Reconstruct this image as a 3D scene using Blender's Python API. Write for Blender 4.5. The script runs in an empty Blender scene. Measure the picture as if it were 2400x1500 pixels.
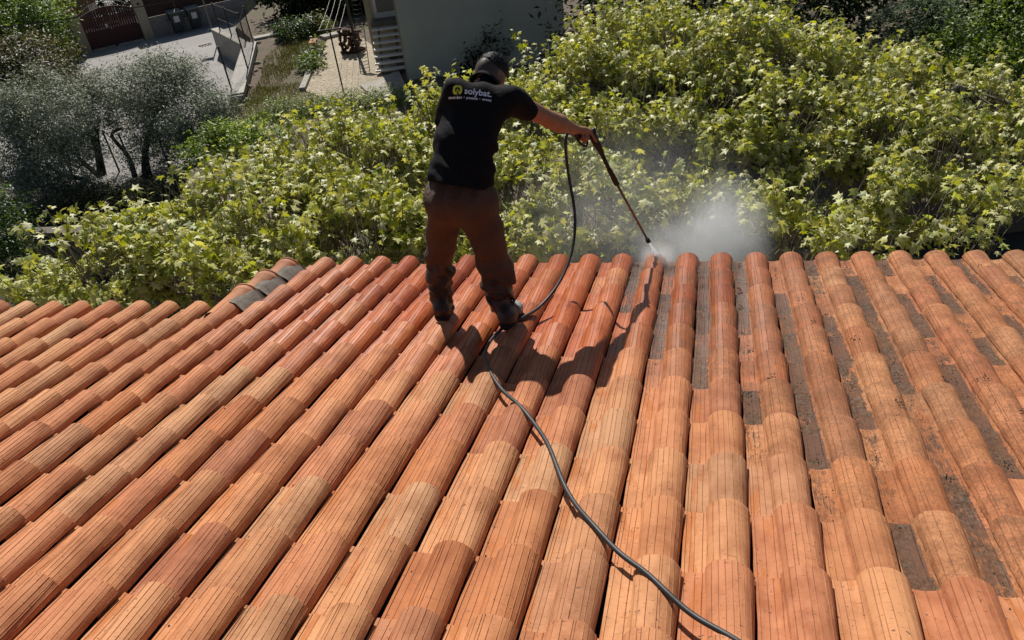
import bpy, math, random
import numpy as np
from mathutils import Vector, Matrix
rng = np.random.default_rng(7)
random.seed(7)
SC = bpy.context.scene
COL = SC.collection

# ------------------------------------------------------------------ camera
CAMZ = 8.8
FPX = 1750.0                       # focal length in pixels of a 2400 px wide picture
def nrm(v):
    v = np.array(v, float); return v / np.linalg.norm(v)
_up = -nrm((310.0, -2550.0, -FPX))
_fw = np.array((0, 0, -1.0))
_Y = nrm(_fw - _fw.dot(_up) * _up)
_X = np.cross(_Y, _up)
RC = np.array([_X, _Y, _up])       # camera axes -> world axes
CAM = np.array((0, 0, CAMZ))
cam_d = bpy.data.cameras.new('camera')
cam = bpy.data.objects.new('camera', cam_d); COL.objects.link(cam)
cam_d.sensor_width = 36.0
cam_d.lens = 36.0 * FPX / 2400.0
cam_d.clip_start = 0.05; cam_d.clip_end = 600
m4 = Matrix.Identity(4)
for i in range(3):
    for j in range(3):
        m4[i][j] = RC[i, j]
m4.translation = Vector(CAM)
cam.matrix_world = m4
SC.camera = cam

# ------------------------------------------------------------------ light
SUN_EL, SUN_AZ = math.radians(44), math.radians(-11)      # azimuth from +Y towards +X
SDIR = np.array((math.cos(SUN_EL) * math.sin(SUN_AZ), math.cos(SUN_EL) * math.cos(SUN_AZ), math.sin(SUN_EL)))
W = bpy.data.worlds.new('World'); SC.world = W; W.use_nodes = True
nt = W.node_tree
sky = nt.nodes.new('ShaderNodeTexSky'); sky.sky_type = 'NISHITA'; sky.sun_disc = False
sky.sun_elevation = SUN_EL; sky.sun_rotation = SUN_AZ
bg = nt.nodes['Background']; bg.inputs['Strength'].default_value = 0.05
nt.links.new(sky.outputs[0], bg.inputs[0])
sun_d = bpy.data.lights.new('sun', 'SUN'); sun_d.energy = 5.0; sun_d.angle = math.radians(0.53)
sun_d.color = (1.0, 0.95, 0.87)
sun = bpy.data.objects.new('sun', sun_d); COL.objects.link(sun)
sun.rotation_euler = Vector(SDIR).to_track_quat('Z', 'Y').to_euler()
sun.location = (0, 0, 40)
SC.view_settings.view_transform = 'Standard'
SC.view_settings.look = 'None'
SC.view_settings.exposure = 0.16
SC.view_settings.gamma = 1.0
SC.view_settings.use_curve_mapping = False
SC.cycles.max_bounces = 8
SC.cycles.diffuse_bounces = 2
SC.cycles.transmission_bounces = 2
SC.cycles.transparent_max_bounces = 8
SC.cycles.volume_bounces = 1

# ------------------------------------------------------------------ helpers
def ray(x, y):
    return RC @ np.array((x - 1200.0, 750.0 - y, -FPX))
def gz(x, y, z):                   # sight line met with the level z
    r = ray(x, y); return CAM + r * ((z - CAMZ) / r[2])
def PY(x, y, d):                   # sight line met with the vertical plane at distance d
    r = ray(x, y); return CAM + r * (d / r[1])
def proj(P):
    c = RC.T @ (np.array(P, float) - CAM)
    return np.array((1200 + FPX * c[0] / -c[2], 750 - FPX * c[1] / -c[2]))

def new_mesh(name, v, f, smooth=False, mat=None, tint=None):
    """v (n,3); f list of tuples or (m,k) int array"""
    me = bpy.data.meshes.new(name)
    v = np.asarray(v, np.float32)
    if isinstance(f, np.ndarray):
        k = f.shape[1]; nf = len(f)
        me.vertices.add(len(v)); me.vertices.foreach_set('co', v.ravel())
        me.loops.add(nf * k); me.loops.foreach_set('vertex_index', f.astype(np.int32).ravel())
        me.polygons.add(nf)
        me.polygons.foreach_set('loop_start', np.arange(0, nf * k, k, dtype=np.int32))
        me.polygons.foreach_set('loop_total', np.full(nf, k, np.int32))
        me.update(calc_edges=True)
    else:
        me.from_pydata([tuple(p) for p in v], [], f)
        me.update()
    if smooth:
        me.polygons.foreach_set('use_smooth', np.ones(len(me.polygons), bool))
    if tint is not None:
        a = me.color_attributes.new('tint', 'FLOAT_COLOR', 'POINT')
        t = np.ones((len(v), 4), np.float32); t[:, :3] = tint
        a.data.foreach_set('color', t.ravel())
    if mat: me.materials.append(mat)
    return me

def put(name, me, parent=None, loc=None, mw=None):
    o = bpy.data.objects.new(name, me); COL.objects.link(o)
    if parent is not None: o.parent = parent
    if loc is not None: o.location = loc
    if mw is not None: o.matrix_basis = mw
    return o
def tag(o, label=None, cat=None, group=None, kind=None):
    if label: o['label'] = label
    if cat: o['category'] = cat
    if group: o['group'] = group
    if kind: o['kind'] = kind
    return o
def thing(name, loc, label, cat, group=None, rz=0.0):
    o = bpy.data.objects.new(name, None); COL.objects.link(o)
    o.empty_display_size = 0.1
    o.location = loc; o.rotation_euler = (0, 0, rz)
    return tag(o, label, cat, group)

class MB:
    """collects shapes in one mesh; coordinates are world unless off is given"""
    def __init__(s): s.v = []; s.f = []; s.n = 0
    def add(s, v, f):
        v = np.asarray(v, float)
        s.v.append(v); s.f += [tuple(int(i) + s.n for i in q) for q in f]; s.n += len(v)
    def box(s, c, size, ax=None):
        ax = np.eye(3) if ax is None else np.asarray(ax, float)
        h = np.array(size, float) / 2
        v = [np.array(c, float) + sx * h[0] * ax[0] + sy * h[1] * ax[1] + sz * h[2] * ax[2]
             for sx in (-1, 1) for sy in (-1, 1) for sz in (-1, 1)]
        s.add(v, [(0, 1, 3, 2), (4, 6, 7, 5), (0, 4, 5, 1), (2, 3, 7, 6), (0, 2, 6, 4), (1, 5, 7, 3)])
    def prism(s, poly, z0, z1):
        n = len(poly)
        v = [(p[0], p[1], z0) for p in poly] + [(p[0], p[1], z1) for p in poly]
        f = [tuple(range(n - 1, -1, -1)), tuple(range(n, 2 * n))] + [(i, (i + 1) % n, n + (i + 1) % n, n + i) for i in range(n)]
        s.add(v, f)
    def tube(s, pts, r, sides=8, cap=True):
        pts = np.asarray(pts, float); n = len(pts)
        r = np.full(n, r) if np.isscalar(r) else np.asarray(r, float)
        t = np.gradient(pts, axis=0); t /= np.linalg.norm(t, axis=1)[:, None] + 1e-12
        ref = np.array((0.31, 0.17, 0.93))
        if abs(t[0] @ nrm(ref)) > 0.9: ref = np.array((1.0, 0.2, 0.1))
        a = nrm(np.cross(t[0], ref)); v = []
        for i in range(n):
            a = nrm(a - t[i] * (a @ t[i])); b = np.cross(t[i], a)
            for k in range(sides):
                w = 2 * math.pi * k / sides
                v.append(pts[i] + r[i] * (math.cos(w) * a + math.sin(w) * b))
        f = [(i * sides + k, i * sides + (k + 1) % sides, (i + 1) * sides + (k + 1) % sides, (i + 1) * sides + k)
             for i in range(n - 1) for k in range(sides)]
        if cap: f += [tuple(range(sides - 1, -1, -1)), tuple((n - 1) * sides + k for k in range(sides))]
        s.add(v, f)
    def build(s, name, mat, parent=None, smooth=False, off=None, kind=None, label=None):
        v = np.concatenate(s.v)
        if parent is not None: v = v - np.array(parent.matrix_basis.translation if parent.matrix_basis else (0, 0, 0))
        if off is not None: v = v - np.array(off)
        o = put(name, new_mesh(name, v, s.f, smooth, mat), parent, off)
        return tag(o, label=label, kind=kind)

def catmull(P, n=8):
    P = np.asarray(P, float); Q = np.vstack([2 * P[0] - P[1], P, 2 * P[-1] - P[-2]]); out = []
    for i in range(1, len(Q) - 2):
        for t in np.linspace(0, 1, n, endpoint=False):
            a, b, c, d = Q[i - 1], Q[i], Q[i + 1], Q[i + 2]
            out.append(0.5 * ((2 * b) + (c - a) * t + (2 * a - 5 * b + 4 * c - d) * t * t + (3 * b - a - 3 * c + d) * t ** 3))
    out.append(P[-1]); return np.array(out)

# ------------------------------------------------------------------ material helpers
class NT:
    def __init__(s, name):
        s.m = bpy.data.materials.new(name); s.m.use_nodes = True
        s.t = s.m.node_tree; s.b = s.t.nodes['Principled BSDF']; s.out = s.t.nodes['Material Output']
    def n(s, typ, **k):
        q = s.t.nodes.new(typ)
        for a, b in k.items(): setattr(q, a, b)
        return q
    def l(s, a, b): s.t.links.new(a, b)
    def noise(s, vec, scale, detail=4, rough=0.6, dist=0.0):
        q = s.n('ShaderNodeTexNoise'); q.inputs['Scale'].default_value = scale
        q.inputs['Detail'].default_value = detail; q.inputs['Roughness'].default_value = rough
        q.inputs['Distortion'].default_value = dist
        if vec is not None: s.l(vec, q.inputs['Vector'])
        return q.outputs['Fac']
    def ramp(s, fac, stops, interp='LINEAR'):
        q = s.n('ShaderNodeValToRGB'); q.color_ramp.interpolation = interp
        e = q.color_ramp.elements
        while len(e) < len(stops): e.new(0.5)
        for el, (p, c) in zip(e, stops):
            el.position = p; el.color = (c, c, c, 1) if np.isscalar(c) else (*c, 1)
        s.l(fac, q.inputs[0]); return q.outputs[0]
    def mix(s, fac, a, b, mode='MIX'):
        q = s.n('ShaderNodeMix', data_type='RGBA', blend_type=mode)
        for sock, val in ((q.inputs[0], fac), (q.inputs[6], a), (q.inputs[7], b)):
            if hasattr(val, 'is_output'): s.l(val, sock)
            elif np.isscalar(val): sock.default_value = val
            else: sock.default_value = (*val, 1)
        return q.outputs[2]
    def math(s, op, a, b=None, clamp=False):
        q = s.n('ShaderNodeMath', operation=op, use_clamp=clamp)
        for sock, val in ((q.inputs[0], a), (q.inputs[1], b)):
            if val is None: continue
            if hasattr(val, 'is_output'): s.l(val, sock)
            else: sock.default_value = val
        return q.outputs[0]
    def scalevec(s, vec, sc, add=None):
        q = s.n('ShaderNodeVectorMath', operation='MULTIPLY'); s.l(vec, q.inputs[0]); q.inputs[1].default_value = sc
        if add is None: return q.outputs[0]
        w = s.n('ShaderNodeVectorMath', operation='ADD'); s.l(q.outputs[0], w.inputs[0]); s.l(add, w.inputs[1]); return w.outputs[0]
    def bump(s, h, strength=0.3, dist=0.01):
        q = s.n('ShaderNodeBump'); q.inputs['Strength'].default_value = strength; q.inputs['Distance'].default_value = dist
        s.l(h, q.inputs['Height']); s.l(q.outputs[0], s.b.inputs['Normal'])
    def set(s, **k):
        for a, v in k.items():
            sock = s.b.inputs[a.replace('_', ' ')]
            if hasattr(v, 'is_output'): s.l(v, sock)
            elif isinstance(v, (tuple, list)): sock.default_value = (*v, 1) if len(v) == 3 else v
            else: sock.default_value = v
    def coord(s, which='Object'):
        return s.n('ShaderNodeTexCoord').outputs[which]

def simple(name, c1, c2=None, scale=8, rough=0.8, bump=0.0, bscale=None, metal=0.0, coord='Object', spec=0.4, bdist=0.01, detail=5):
    M = NT(name); co = M.coord(coord)
    if c2 is None: c2 = tuple(x * 0.75 for x in c1)
    f = M.ramp(M.noise(co, scale, detail, 0.65), [(0.3, 0.0), (0.7, 1.0)])
    M.set(Base_Color=M.mix(f, c1, c2), Roughness=rough, Metallic=metal)
    M.b.inputs['Specular IOR Level'].default_value = spec
    if bump: M.bump(M.noise(co, bscale or scale * 6, 6, 0.7), bump, bdist)
    return M.m

def leaf_mat(name, trans=0.35, rough=0.45, spec=0.5, trans_tint=(1.5, 1.6, 0.5), grain=60):
    M = NT(name)
    a = M.n('ShaderNodeAttribute', attribute_name='tint').outputs['Color']
    nz = M.noise(M.coord('Object'), grain, 3, 0.6)
    c = M.mix(0.35, a, M.mix(nz, a, (0.9, 0.9, 0.9), 'MULTIPLY'))
    M.set(Base_Color=c, Roughness=rough); M.b.inputs['Specular IOR Level'].default_value = spec
    tr = M.n('ShaderNodeBsdfTranslucent'); M.l(M.mix(1.0, c, trans_tint, 'MULTIPLY'), tr.inputs[0])
    mx = M.n('ShaderNodeMixShader'); mx.inputs[0].default_value = trans
    M.l(M.b.outputs[0], mx.inputs[1]); M.l(tr.outputs[0], mx.inputs[2]); M.l(mx.outputs[0], M.out.inputs[0])
    return M.m

MAT = {}
MAT['concrete'] = simple('pale_concrete', (0.40, 0.37, 0.32), (0.27, 0.25, 0.215), 3, 0.9, 0.4)
MAT['render'] = simple('grey_render', (0.52, 0.50, 0.41), (0.42, 0.41, 0.34), 0.9, 0.95, 0.25, 90)
MAT['cream_render'] = simple('cream_render', (0.42, 0.36, 0.26), (0.34, 0.29, 0.2), 1.2, 0.95, 0.2, 60)
MAT['bark_pale'] = simple('plane_bark', (0.30, 0.27, 0.21), (0.13, 0.115, 0.085), 5, 0.9, 0.5, 30)
MAT['bark_dark'] = simple('dark_bark', (0.055, 0.045, 0.035), (0.025, 0.02, 0.017), 9, 0.95, 0.8, 30)
MAT['black_plastic'] = simple('black_plastic', (0.012, 0.012, 0.013), (0.02, 0.02, 0.02), 30, 0.42, 0.15, 160, spec=0.4)
MAT['hose'] = simple('hose_rubber', (0.022, 0.023, 0.026), (0.04, 0.04, 0.042), 14, 0.48, 0.1, 200)
MAT['brass'] = simple('worn_lance_tube', (0.32, 0.16, 0.09), (0.22, 0.10, 0.055), 25, 0.35, 0.05, metal=0.8)
MAT['dark_metal'] = simple('dark_painted_metal', (0.02, 0.019, 0.018), (0.035, 0.028, 0.022), 20, 0.6, 0.1)
MAT['grey_metal'] = simple('galvanised_metal', (0.25, 0.25, 0.25), (0.17, 0.17, 0.17), 15, 0.5, 0.05, metal=0.6)
MAT['white_paint'] = simple('white_paint', (0.72, 0.70, 0.64), (0.6, 0.58, 0.52), 6, 0.6)
MAT['wood_grey'] = simple('weathered_tread', (0.40, 0.38, 0.34), (0.30, 0.28, 0.25), 7, 0.8, 0.3)
MAT['log'] = simple('log_bark', (0.11, 0.055, 0.03), (0.05, 0.03, 0.02), 16, 0.95, 0.7)
MAT['terracotta'] = simple('terracotta', (0.42, 0.17, 0.08), (0.30, 0.11, 0.05), 8, 0.85, 0.3)
MAT['gate'] = simple('oxblood_gate_paint', (0.075, 0.022, 0.018), (0.055, 0.016, 0.014), 5, 0.6, 0.1)
MAT['brown_fence'] = simple('brown_board', (0.06, 0.03, 0.022), (0.04, 0.02, 0.016), 5, 0.8)
MAT['timber'] = simple('pale_timber', (0.20, 0.13, 0.075), (0.13, 0.085, 0.05), 10, 0.85, 0.3)
MAT['bin'] = simple('bin_plastic', (0.035, 0.042, 0.042), (0.05, 0.055, 0.055), 6, 0.5)
MAT['bin_lid'] = simple('bin_lid_plastic', (0.22, 0.24, 0.23), (0.17, 0.19, 0.18), 6, 0.45)
MAT['paper'] = simple('white_label', (0.7, 0.7, 0.68), (0.6, 0.6, 0.6), 8, 0.7)
MAT['stone'] = simple('field_stone', (0.34, 0.29, 0.23), (0.22, 0.18, 0.14), 9, 0.95, 0.6)
MAT['mortar'] = simple('cement_mortar', (0.21, 0.18, 0.15), (0.11, 0.095, 0.08), 22, 0.98, 0.9, 60)
MAT['glass'] = simple('window_glass', (0.10, 0.12, 0.13), (0.08, 0.1, 0.11), 2, 0.08, spec=0.8)
MAT['wet_dark'] = simple('roof_underlay', (0.04, 0.03, 0.025), (0.03, 0.025, 0.02), 5, 0.95)

# rough stone wall
M = NT('rubble_wall'); co = M.coord()
vor = M.n('ShaderNodeTexVoronoi'); vor.inputs['Scale'].default_value = 4.0; M.l(M.scalevec(co, (1, 1, 2.2)), vor.inputs['Vector'])
M.set(Base_Color=M.mix(M.noise(co, 3), M.mix(vor.outputs['Color'], (0.30, 0.28, 0.25), (0.20, 0.185, 0.165)), (0.24, 0.22, 0.2)), Roughness=0.95)
M.bump(vor.outputs['Distance'], 0.8, 0.05); MAT['rubble'] = M.m

# lane surface
M = NT('worn_lane'); co = M.coord('Object')
big = M.ramp(M.noise(M.scalevec(co, (0.5, 1.0, 1)), 0.35, 6, 0.65, 0.6), [(0.3, 0.0), (0.7, 1.0)])
fine = M.noise(co, 22, 6, 0.75)
c = M.mix(big, (0.30, 0.285, 0.27), (0.20, 0.19, 0.185))
c = M.mix(M.ramp(fine, [(0.35, 0.0), (0.75, 0.6)]), c, (0.36, 0.345, 0.32))
c = M.mix(M.ramp(M.noise(M.scalevec(co, (1, 0.25, 1)), 1.6, 5, 0.7, 1.0), [(0.56, 0.0), (0.66, 0.7)]), c, (0.15, 0.145, 0.14))
M.set(Base_Color=c, Roughness=0.92); M.bump(fine, 0.5, 0.02); MAT['lane'] = M.m
# bare soil
M = NT('garden_soil'); co = M.coord('Object')
c = M.mix(M.noise(co, 0.8, 6, 0.7), (0.105, 0.075, 0.052), (0.17, 0.13, 0.095))
c = M.mix(M.ramp(M.noise(co, 0.45, 6, 0.7, 0.4), [(0.5, 0.0), (0.62, 0.75)]), c, (0.10, 0.105, 0.045))
c = M.mix(M.ramp(M.noise(co, 14, 5, 0.7), [(0.62, 0.0), (0.7, 0.6)]), c, (0.24, 0.2, 0.15))
M.set(Base_Color=c, Roughness=0.98); M.bump(M.noise(co, 9, 7, 0.75), 0.9, 0.08); MAT['soil'] = M.m
# gravel
M = NT('cream_gravel'); co = M.coord('Object')
v1 = M.n('ShaderNodeTexVoronoi'); v1.inputs['Scale'].default_value = 14; M.l(co, v1.inputs['Vector'])
c = M.mix(v1.outputs['Color'], (0.34, 0.28, 0.20), (0.58, 0.50, 0.37))
c = M.mix(M.ramp(M.noise(co, 1.1, 5, 0.7), [(0.4, 0.0), (0.75, 0.5)]), c, (0.25, 0.2, 0.14))
M.set(Base_Color=c, Roughness=0.95); M.bump(v1.outputs['Distance'], 1.0, 0.06); MAT['gravel'] = M.m
MAT['dark_soil'] = simple('shaded_litter', (0.06, 0.05, 0.035), (0.03, 0.027, 0.02), 2.5, 0.98, 0.8, 20)

# roof tile: obj.color = (dirt, hue, wet)
M = NT('roof_tile_clay')
oi = M.n('ShaderNodeObjectInfo'); sep = M.n('ShaderNodeSeparateColor'); M.l(oi.outputs['Color'], sep.inputs[0])
dirt, hue, wet = sep.outputs[0], sep.outputs[1], sep.outputs[2]
off = M.n('ShaderNodeCombineXYZ'); M.l(M.math('MULTIPLY', oi.outputs['Random'], 37.0), off.inputs[0]); M.l(M.math('MULTIPLY', oi.outputs['Random'], 91.0), off.inputs[1])
co = M.coord('Object')
v0 = M.scalevec(co, (1, 1, 1), off.outputs[0]); vst = M.scalevec(co, (6, 1, 1), off.outputs[0]); vb = M.scalevec(co, (1.0, 4.5, 1), off.outputs[0])
base = M.ramp(hue, [(0.0, (0.58, 0.248, 0.106)), (0.2, (0.54, 0.210, 0.100)), (0.4, (0.60, 0.285, 0.135)), (0.56, (0.48, 0.172, 0.066)),
                    (0.76, (0.55, 0.292, 0.150)), (0.86, (0.42, 0.148, 0.072)), (0.93, (0.56, 0.36, 0.19)), (1.0, (0.62, 0.45, 0.25))])
c = M.mix(M.ramp(M.noise(v0, 9, 5, 0.65), [(0.32, 0.0), (0.64, 1.0)]), base, M.mix(1.0, base, (0.66, 0.56, 0.48), 'MULTIPLY'))
c = M.mix(M.ramp(M.noise(v0, 3.5, 3, 0.5), [(0.45, 0.0), (0.62, 0.7)]), c, M.mix(1.0, base, (1.12, 1.15, 1.1), 'MULTIPLY'))
c = M.mix(M.ramp(M.noise(vst, 5, 4, 0.6), [(0.45, 0.0), (0.75, 0.55)]), c, M.mix(1.0, base, (1.16, 1.22, 1.25), 'MULTIPLY'))
c = M.mix(M.ramp(M.noise(vb, 22, 4, 0.6), [(0.56, 0.0), (0.68, 0.4)]), c, M.mix(1.0, base, (0.72, 0.62, 0.52), 'MULTIPLY'))   # smudges
pan = M.n('ShaderNodeAttribute', attribute_name='pan').outputs['Fac']
gro = M.n('ShaderNodeAttribute', attribute_name='groove').outputs['Fac']
# orange rust washes in the pans
c = M.mix(M.math('MULTIPLY', M.ramp(M.noise(vst, 3.2, 5, 0.7), [(0.53, 0.0), (0.6, 0.8)]), M.math('ADD', M.math('MULTIPLY', pan, 0.85), 0.08)), c, (0.46, 0.145, 0.035))
# wet: darker, more saturated
c = M.mix(wet, c, M.mix(1.0, c, (0.82, 0.47, 0.26), 'MULTIPLY'))
# specks of dirt everywhere
c = M.mix(M.ramp(M.noise(v0, 60, 3, 0.6), [(0.66, 0.0), (0.71, 0.8)]), c, (0.085, 0.05, 0.035))
c = M.mix(M.ramp(M.noise(vb, 34, 3, 0.6), [(0.64, 0.0), (0.70, 0.7)]), c, (0.16, 0.075, 0.04))
# grooves coloured a darker brown than the clay
c = M.mix(M.math('MULTIPLY', gro, 0.55), c, (0.12, 0.05, 0.027))
# lichen and black growth
pd = M.math('MULTIPLY', dirt, M.math('ADD', M.math('MULTIPLY', M.math('MULTIPLY', pan, oi.outputs['Alpha']), 0.58), 0.22))
thr = M.math('ADD', M.math('MULTIPLY', M.noise(v0, 8, 6, 0.75, 0.5), 0.75), M.math('MULTIPLY', M.noise(vst, 18, 5, 0.85), 1.0))
gm = M.math('MULTIPLY', M.math('SUBTRACT', M.math('ADD', thr, pd), 1.32), 9.0, True)
grow = M.mix(M.ramp(M.noise(v0, 55, 3, 0.7), [(0.48, 0.0), (0.60, 1.0)]), (0.014, 0.012, 0.011), (0.10, 0.105, 0.09))
grow = M.mix(M.ramp(M.noise(v0, 5, 3, 0.6), [(0.48, 0.0), (0.58, 0.85)]), grow, M.mix(M.noise(vst, 60, 3, 0.8), (0.02, 0.013, 0.012), (0.16, 0.085, 0.07)))
c = M.mix(M.math('MULTIPLY', gm, 0.92), c, grow)
# brown film on the uncleaned tiles
c = M.mix(M.math('MULTIPLY', dirt, M.ramp(M.noise(v0, 6, 4, 0.6), [(0.35, 0.35), (0.65, 0.95)])), c, M.mix(1.0, c, (0.74, 0.60, 0.50), 'MULTIPLY'))
c = M.mix(M.math('MULTIPLY', dirt, M.ramp(M.math('ADD', M.math('MULTIPLY', M.noise(v0, 85, 5, 0.75), 0.7), M.math('MULTIPLY', M.noise(v0, 9, 3, 0.6), 0.3)), [(0.42, 0.0), (0.60, 0.85)])), c, (0.17, 0.075, 0.032))
c = M.mix(M.math('MULTIPLY', dirt, M.ramp(M.noise(vst, 34, 5, 0.85), [(0.56, 0.0), (0.66, 0.85)])), c, (0.045, 0.032, 0.026))
M.set(Base_Color=c, Roughness=M.mix(wet, (0.82, 0.82, 0.82), (0.33, 0.33, 0.33)))
M.b.inputs['Specular IOR Level'].default_value = 0.35
M.bump(M.math('ADD', M.noise(v0, 130, 4, 0.7), M.math('MULTIPLY', gm, 1.2)), 0.35, 0.003)
MAT['tile'] = M.m

# ------------------------------------------------------------------ the tiled house
h0 = 1.8
U = RC @ nrm((1675 - 1200, 750 + 10, -FPX))                   # down the slope, away from the camera
V = RC @ -nrm((-8250 - 1200, 750 - 776, -FPX))                # along the eave, to the right
NRM = nrm(np.cross(V, U)); NRM = NRM if NRM[2] > 0 else -NRM
V = nrm(V - 0.028 * U)
V = nrm(V - NRM * (V @ NRM))
def roof_px(x, y, dz=0.0):
    r = ray(x, y); return CAM + r * (-(h0 - dz) / (r @ NRM))
O = roof_px(1540, 620)
def RP(v, u, dz=0.0): return O + V * v + U * u + NRM * dz     # roof coordinates
XL = np.cross(U, NRM)                                          # tile axes
_A = np.array([V, U, NRM]).T
def to_roof(P): return np.linalg.solve(_A, np.asarray(P) - O)
PITCH, COURSE = 0.235, 0.327

def tile_profile(w, seed):
    """points (x, z, pan, groove) across the S tile; w = 1 at the wide lower end"""
    r_ = random.Random(seed)
    R = 0.081 * w; cx = 0.150; zt = 0.070
    key = []
    for t in np.linspace(0, 1, 9): key.append((0.0 - 0.004 + t * (cx - R - 0.012 + 0.004), 0.012 - 0.0035 * math.sin(t * math.pi), 1.0))
    x0 = cx - R - 0.012
    for t in np.linspace(0.12, 0.9, 5): key.append((x0 + t * 0.026, 0.012 + 0.018 * t * t, 1.0 - t))
    for a in np.linspace(math.radians(163), math.radians(-8), 22): key.append((cx + R * math.cos(a), 0.012 + zt * w * math.sin(a) if math.sin(a) < 0 else 0.012 + zt * w * math.sin(a), 0.0))
    key = np.array(key)
    s = np.concatenate([[0], np.cumsum(np.hypot(np.diff(key[:, 0]), np.diff(key[:, 1])))])
    return key, s
def groove_list(seed):
    r_ = random.Random(seed); g = []; x = 0.010
    while x < 0.335:
        g.append(x); x += r_.choice((0.012, 0.019, 0.023, 0.027, 0.031)) * r_.uniform(0.85, 1.15)
    return g
def make_tile(seed):
    L = 0.42; ny = 8; th = 0.011
    gr = groove_list(seed); r_ = random.Random(seed + 5)
    gw = [r_.uniform(0.0015, 0.0026) for _ in gr]; gd = [r_.uniform(0.0010, 0.0028) for _ in gr]
    skew = [r_.uniform(-0.003, 0.003) for _ in gr]
    rows = []
    chip = [r_.uniform(-0.004, 0.004) for _ in range(12)]
    for j in range(ny + 1):
        f = j / ny; y = -L * (1 - f)
        w = 0.79 + 0.21 * f
        key, s = tile_profile(w, seed)
        S = []
        for gx, g2, d2, sk in zip(gr, gw, gd, skew):
            c_ = gx + sk * f + 0.0006 * math.sin(9 * f + gx * 80)
            S += [(c_ - g2, 0, 0), (c_ - g2 * 0.35, -d2 * 0.38, 0), (c_ + g2 * 0.15, -d2 * 0.38, 0.3), (c_ + g2 * 0.45, d2 * 0.8, 1), (c_ + g2 * 1.0, d2 * 0.8, 1), (c_ + g2 * 1.45, 0, 0)]
        S = sorted(S + [(0.0, 0, 0), (s[-1], 0, 0)] + [(q, 0, 0) for q in np.linspace(0.004, s[-1] - 0.003, 30)], key=lambda q: q[0])
        S = [q for q in S if q[0] <= s[-1]]
        sv = np.array([q[0] for q in S]) * (s[-1] / 0.30 if False else 1.0)
        x = np.interp(sv, s, key[:, 0]); z = np.interp(sv, s, key[:, 1]); p = np.interp(sv, s, key[:, 2])
        dx = np.gradient(np.interp(np.linspace(0, s[-1], 60), s, key[:, 0])); dz = np.gradient(np.interp(np.linspace(0, s[-1], 60), s, key[:, 1]))
        nx_ = np.interp(sv, np.linspace(0, s[-1], 60), -dz); nz_ = np.interp(sv, np.linspace(0, s[-1], 60), dx)
        ln = np.hypot(nx_, nz_) + 1e-9; nx_ /= ln; nz_ /= ln
        d = np.array([q[1] for q in S]); gflag = np.array([q[2] for q in S])
        yy = y + (0.003 * math.sin(seed * 1.7 + j) if 0 < j < ny else 0) + (np.interp(sv, np.linspace(0, s[-1], 12), chip) if j == ny else 0)
        z = z + 0.021 * f + 0.0012 * np.sin(sv * 30 + seed + 3 * f)
        rows.append((np.stack([x - nx_ * d, np.full_like(x, 0) + yy, z - nz_ * d], 1), np.stack([x - nx_ * th, np.full_like(x, 0) + yy, z - nz_ * th], 1), p, gflag))
    n = min(len(r[0]) for r in rows)
    assert n > 60
    v = []; pan = []; gg = []
    for r in rows: v.append(r[0][:n]); pan.append(r[2][:n]); gg.append(r[3][:n])
    v.append(rows[-1][1][:n]); pan.append(rows[-1][2][:n]); gg.append(np.zeros(n))
    # underside kept coarse: one strip front to back
    sub = np.linspace(0, n - 1, 14).astype(int)
    base_i = (ny + 2) * n
    bot0 = rows[0][1][sub]; bot1 = rows[-1][1][sub]
    v += [bot0, bot1]; pan += [np.zeros(14)] * 2; gg += [np.zeros(14)] * 2
    V_ = np.concatenate(v); f = []
    for j in range(ny):
        for i in range(n - 1): f.append((j * n + i, j * n + i + 1, (j + 1) * n + i + 1, (j + 1) * n + i))
    j = ny
    for i in range(n - 1): f.append((j * n + i, j * n + i + 1, (j + 1) * n + i + 1, (j + 1) * n + i))
    for i in range(13): f.append((base_i + 14 + i, base_i + 14 + i + 1, base_i + i + 1, base_i + i))
    # right rim of the roll
    f.append((n - 1, base_i + 13, base_i + 27, ny * n + n - 1))
    f = [q[::-1] for q in f]
    return V_, f, np.concatenate(pan), np.concatenate(gg)
TILES = []
for sd in range(10):
    v, f, pan, gg = make_tile(sd * 13 + 3)
    me = new_mesh('roof_tile', v, f, True, MAT['tile'])
    a = me.attributes.new('pan', 'FLOAT', 'POINT'); a.data.foreach_set('value', pan.astype(np.float32))
    a = me.attributes.new('groove', 'FLOAT', 'POINT'); a.data.foreach_set('value', gg.astype(np.float32))
    me.set_sharp_from_angle(angle=math.radians(32))
    TILES.append(me)

house = thing('tiled_house', (0, 0, 0), 'house under a sloping terracotta tile roof that a man is washing', 'house')
def tile_matrix(i, k, jx=0.0, jy=0.0, rot=0.0, lift=0.0):
    vc = 0.2225 + PITCH * i + jx; u = -0.045 - COURSE * k + jy
    P = RP(vc, u, lift) - XL * 0.150
    m = Matrix.Identity(4)
    ax = (XL, U, NRM)
    for c_ in range(3):
        for r_ in range(3): m[r_][c_] = ax[c_][r_]
    m.translation = Vector(P)
    return m @ Matrix.Rotation(rot, 4, 'Z')
cells = []
for i in range(-27, 12):
    for k in range(0, 14):
        if i <= -13 and k < 3: continue
        c_ = proj(RP(0.2225 + PITCH * i, -0.045 - COURSE * (k + 0.45), 0.05))
        d_ = RC.T @ (RP(0.2225 + PITCH * i, -0.045 - COURSE * k) - CAM)
        if d_[2] > -0.4: continue
        m_ = 190 if c_[1] > 1300 or c_[0] < 300 else 120
        if -m_ < c_[0] < 2400 + m_ and c_[1] < 1500 + 150:
            inside = max(0 - c_[0], c_[0] - 2400, c_[1] - 1500, 0)
            cells.append((inside, i, k))
cells.sort()
hue_r = random.Random(5)
rest_v, rest_f, nrest = [], [], 0
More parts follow.
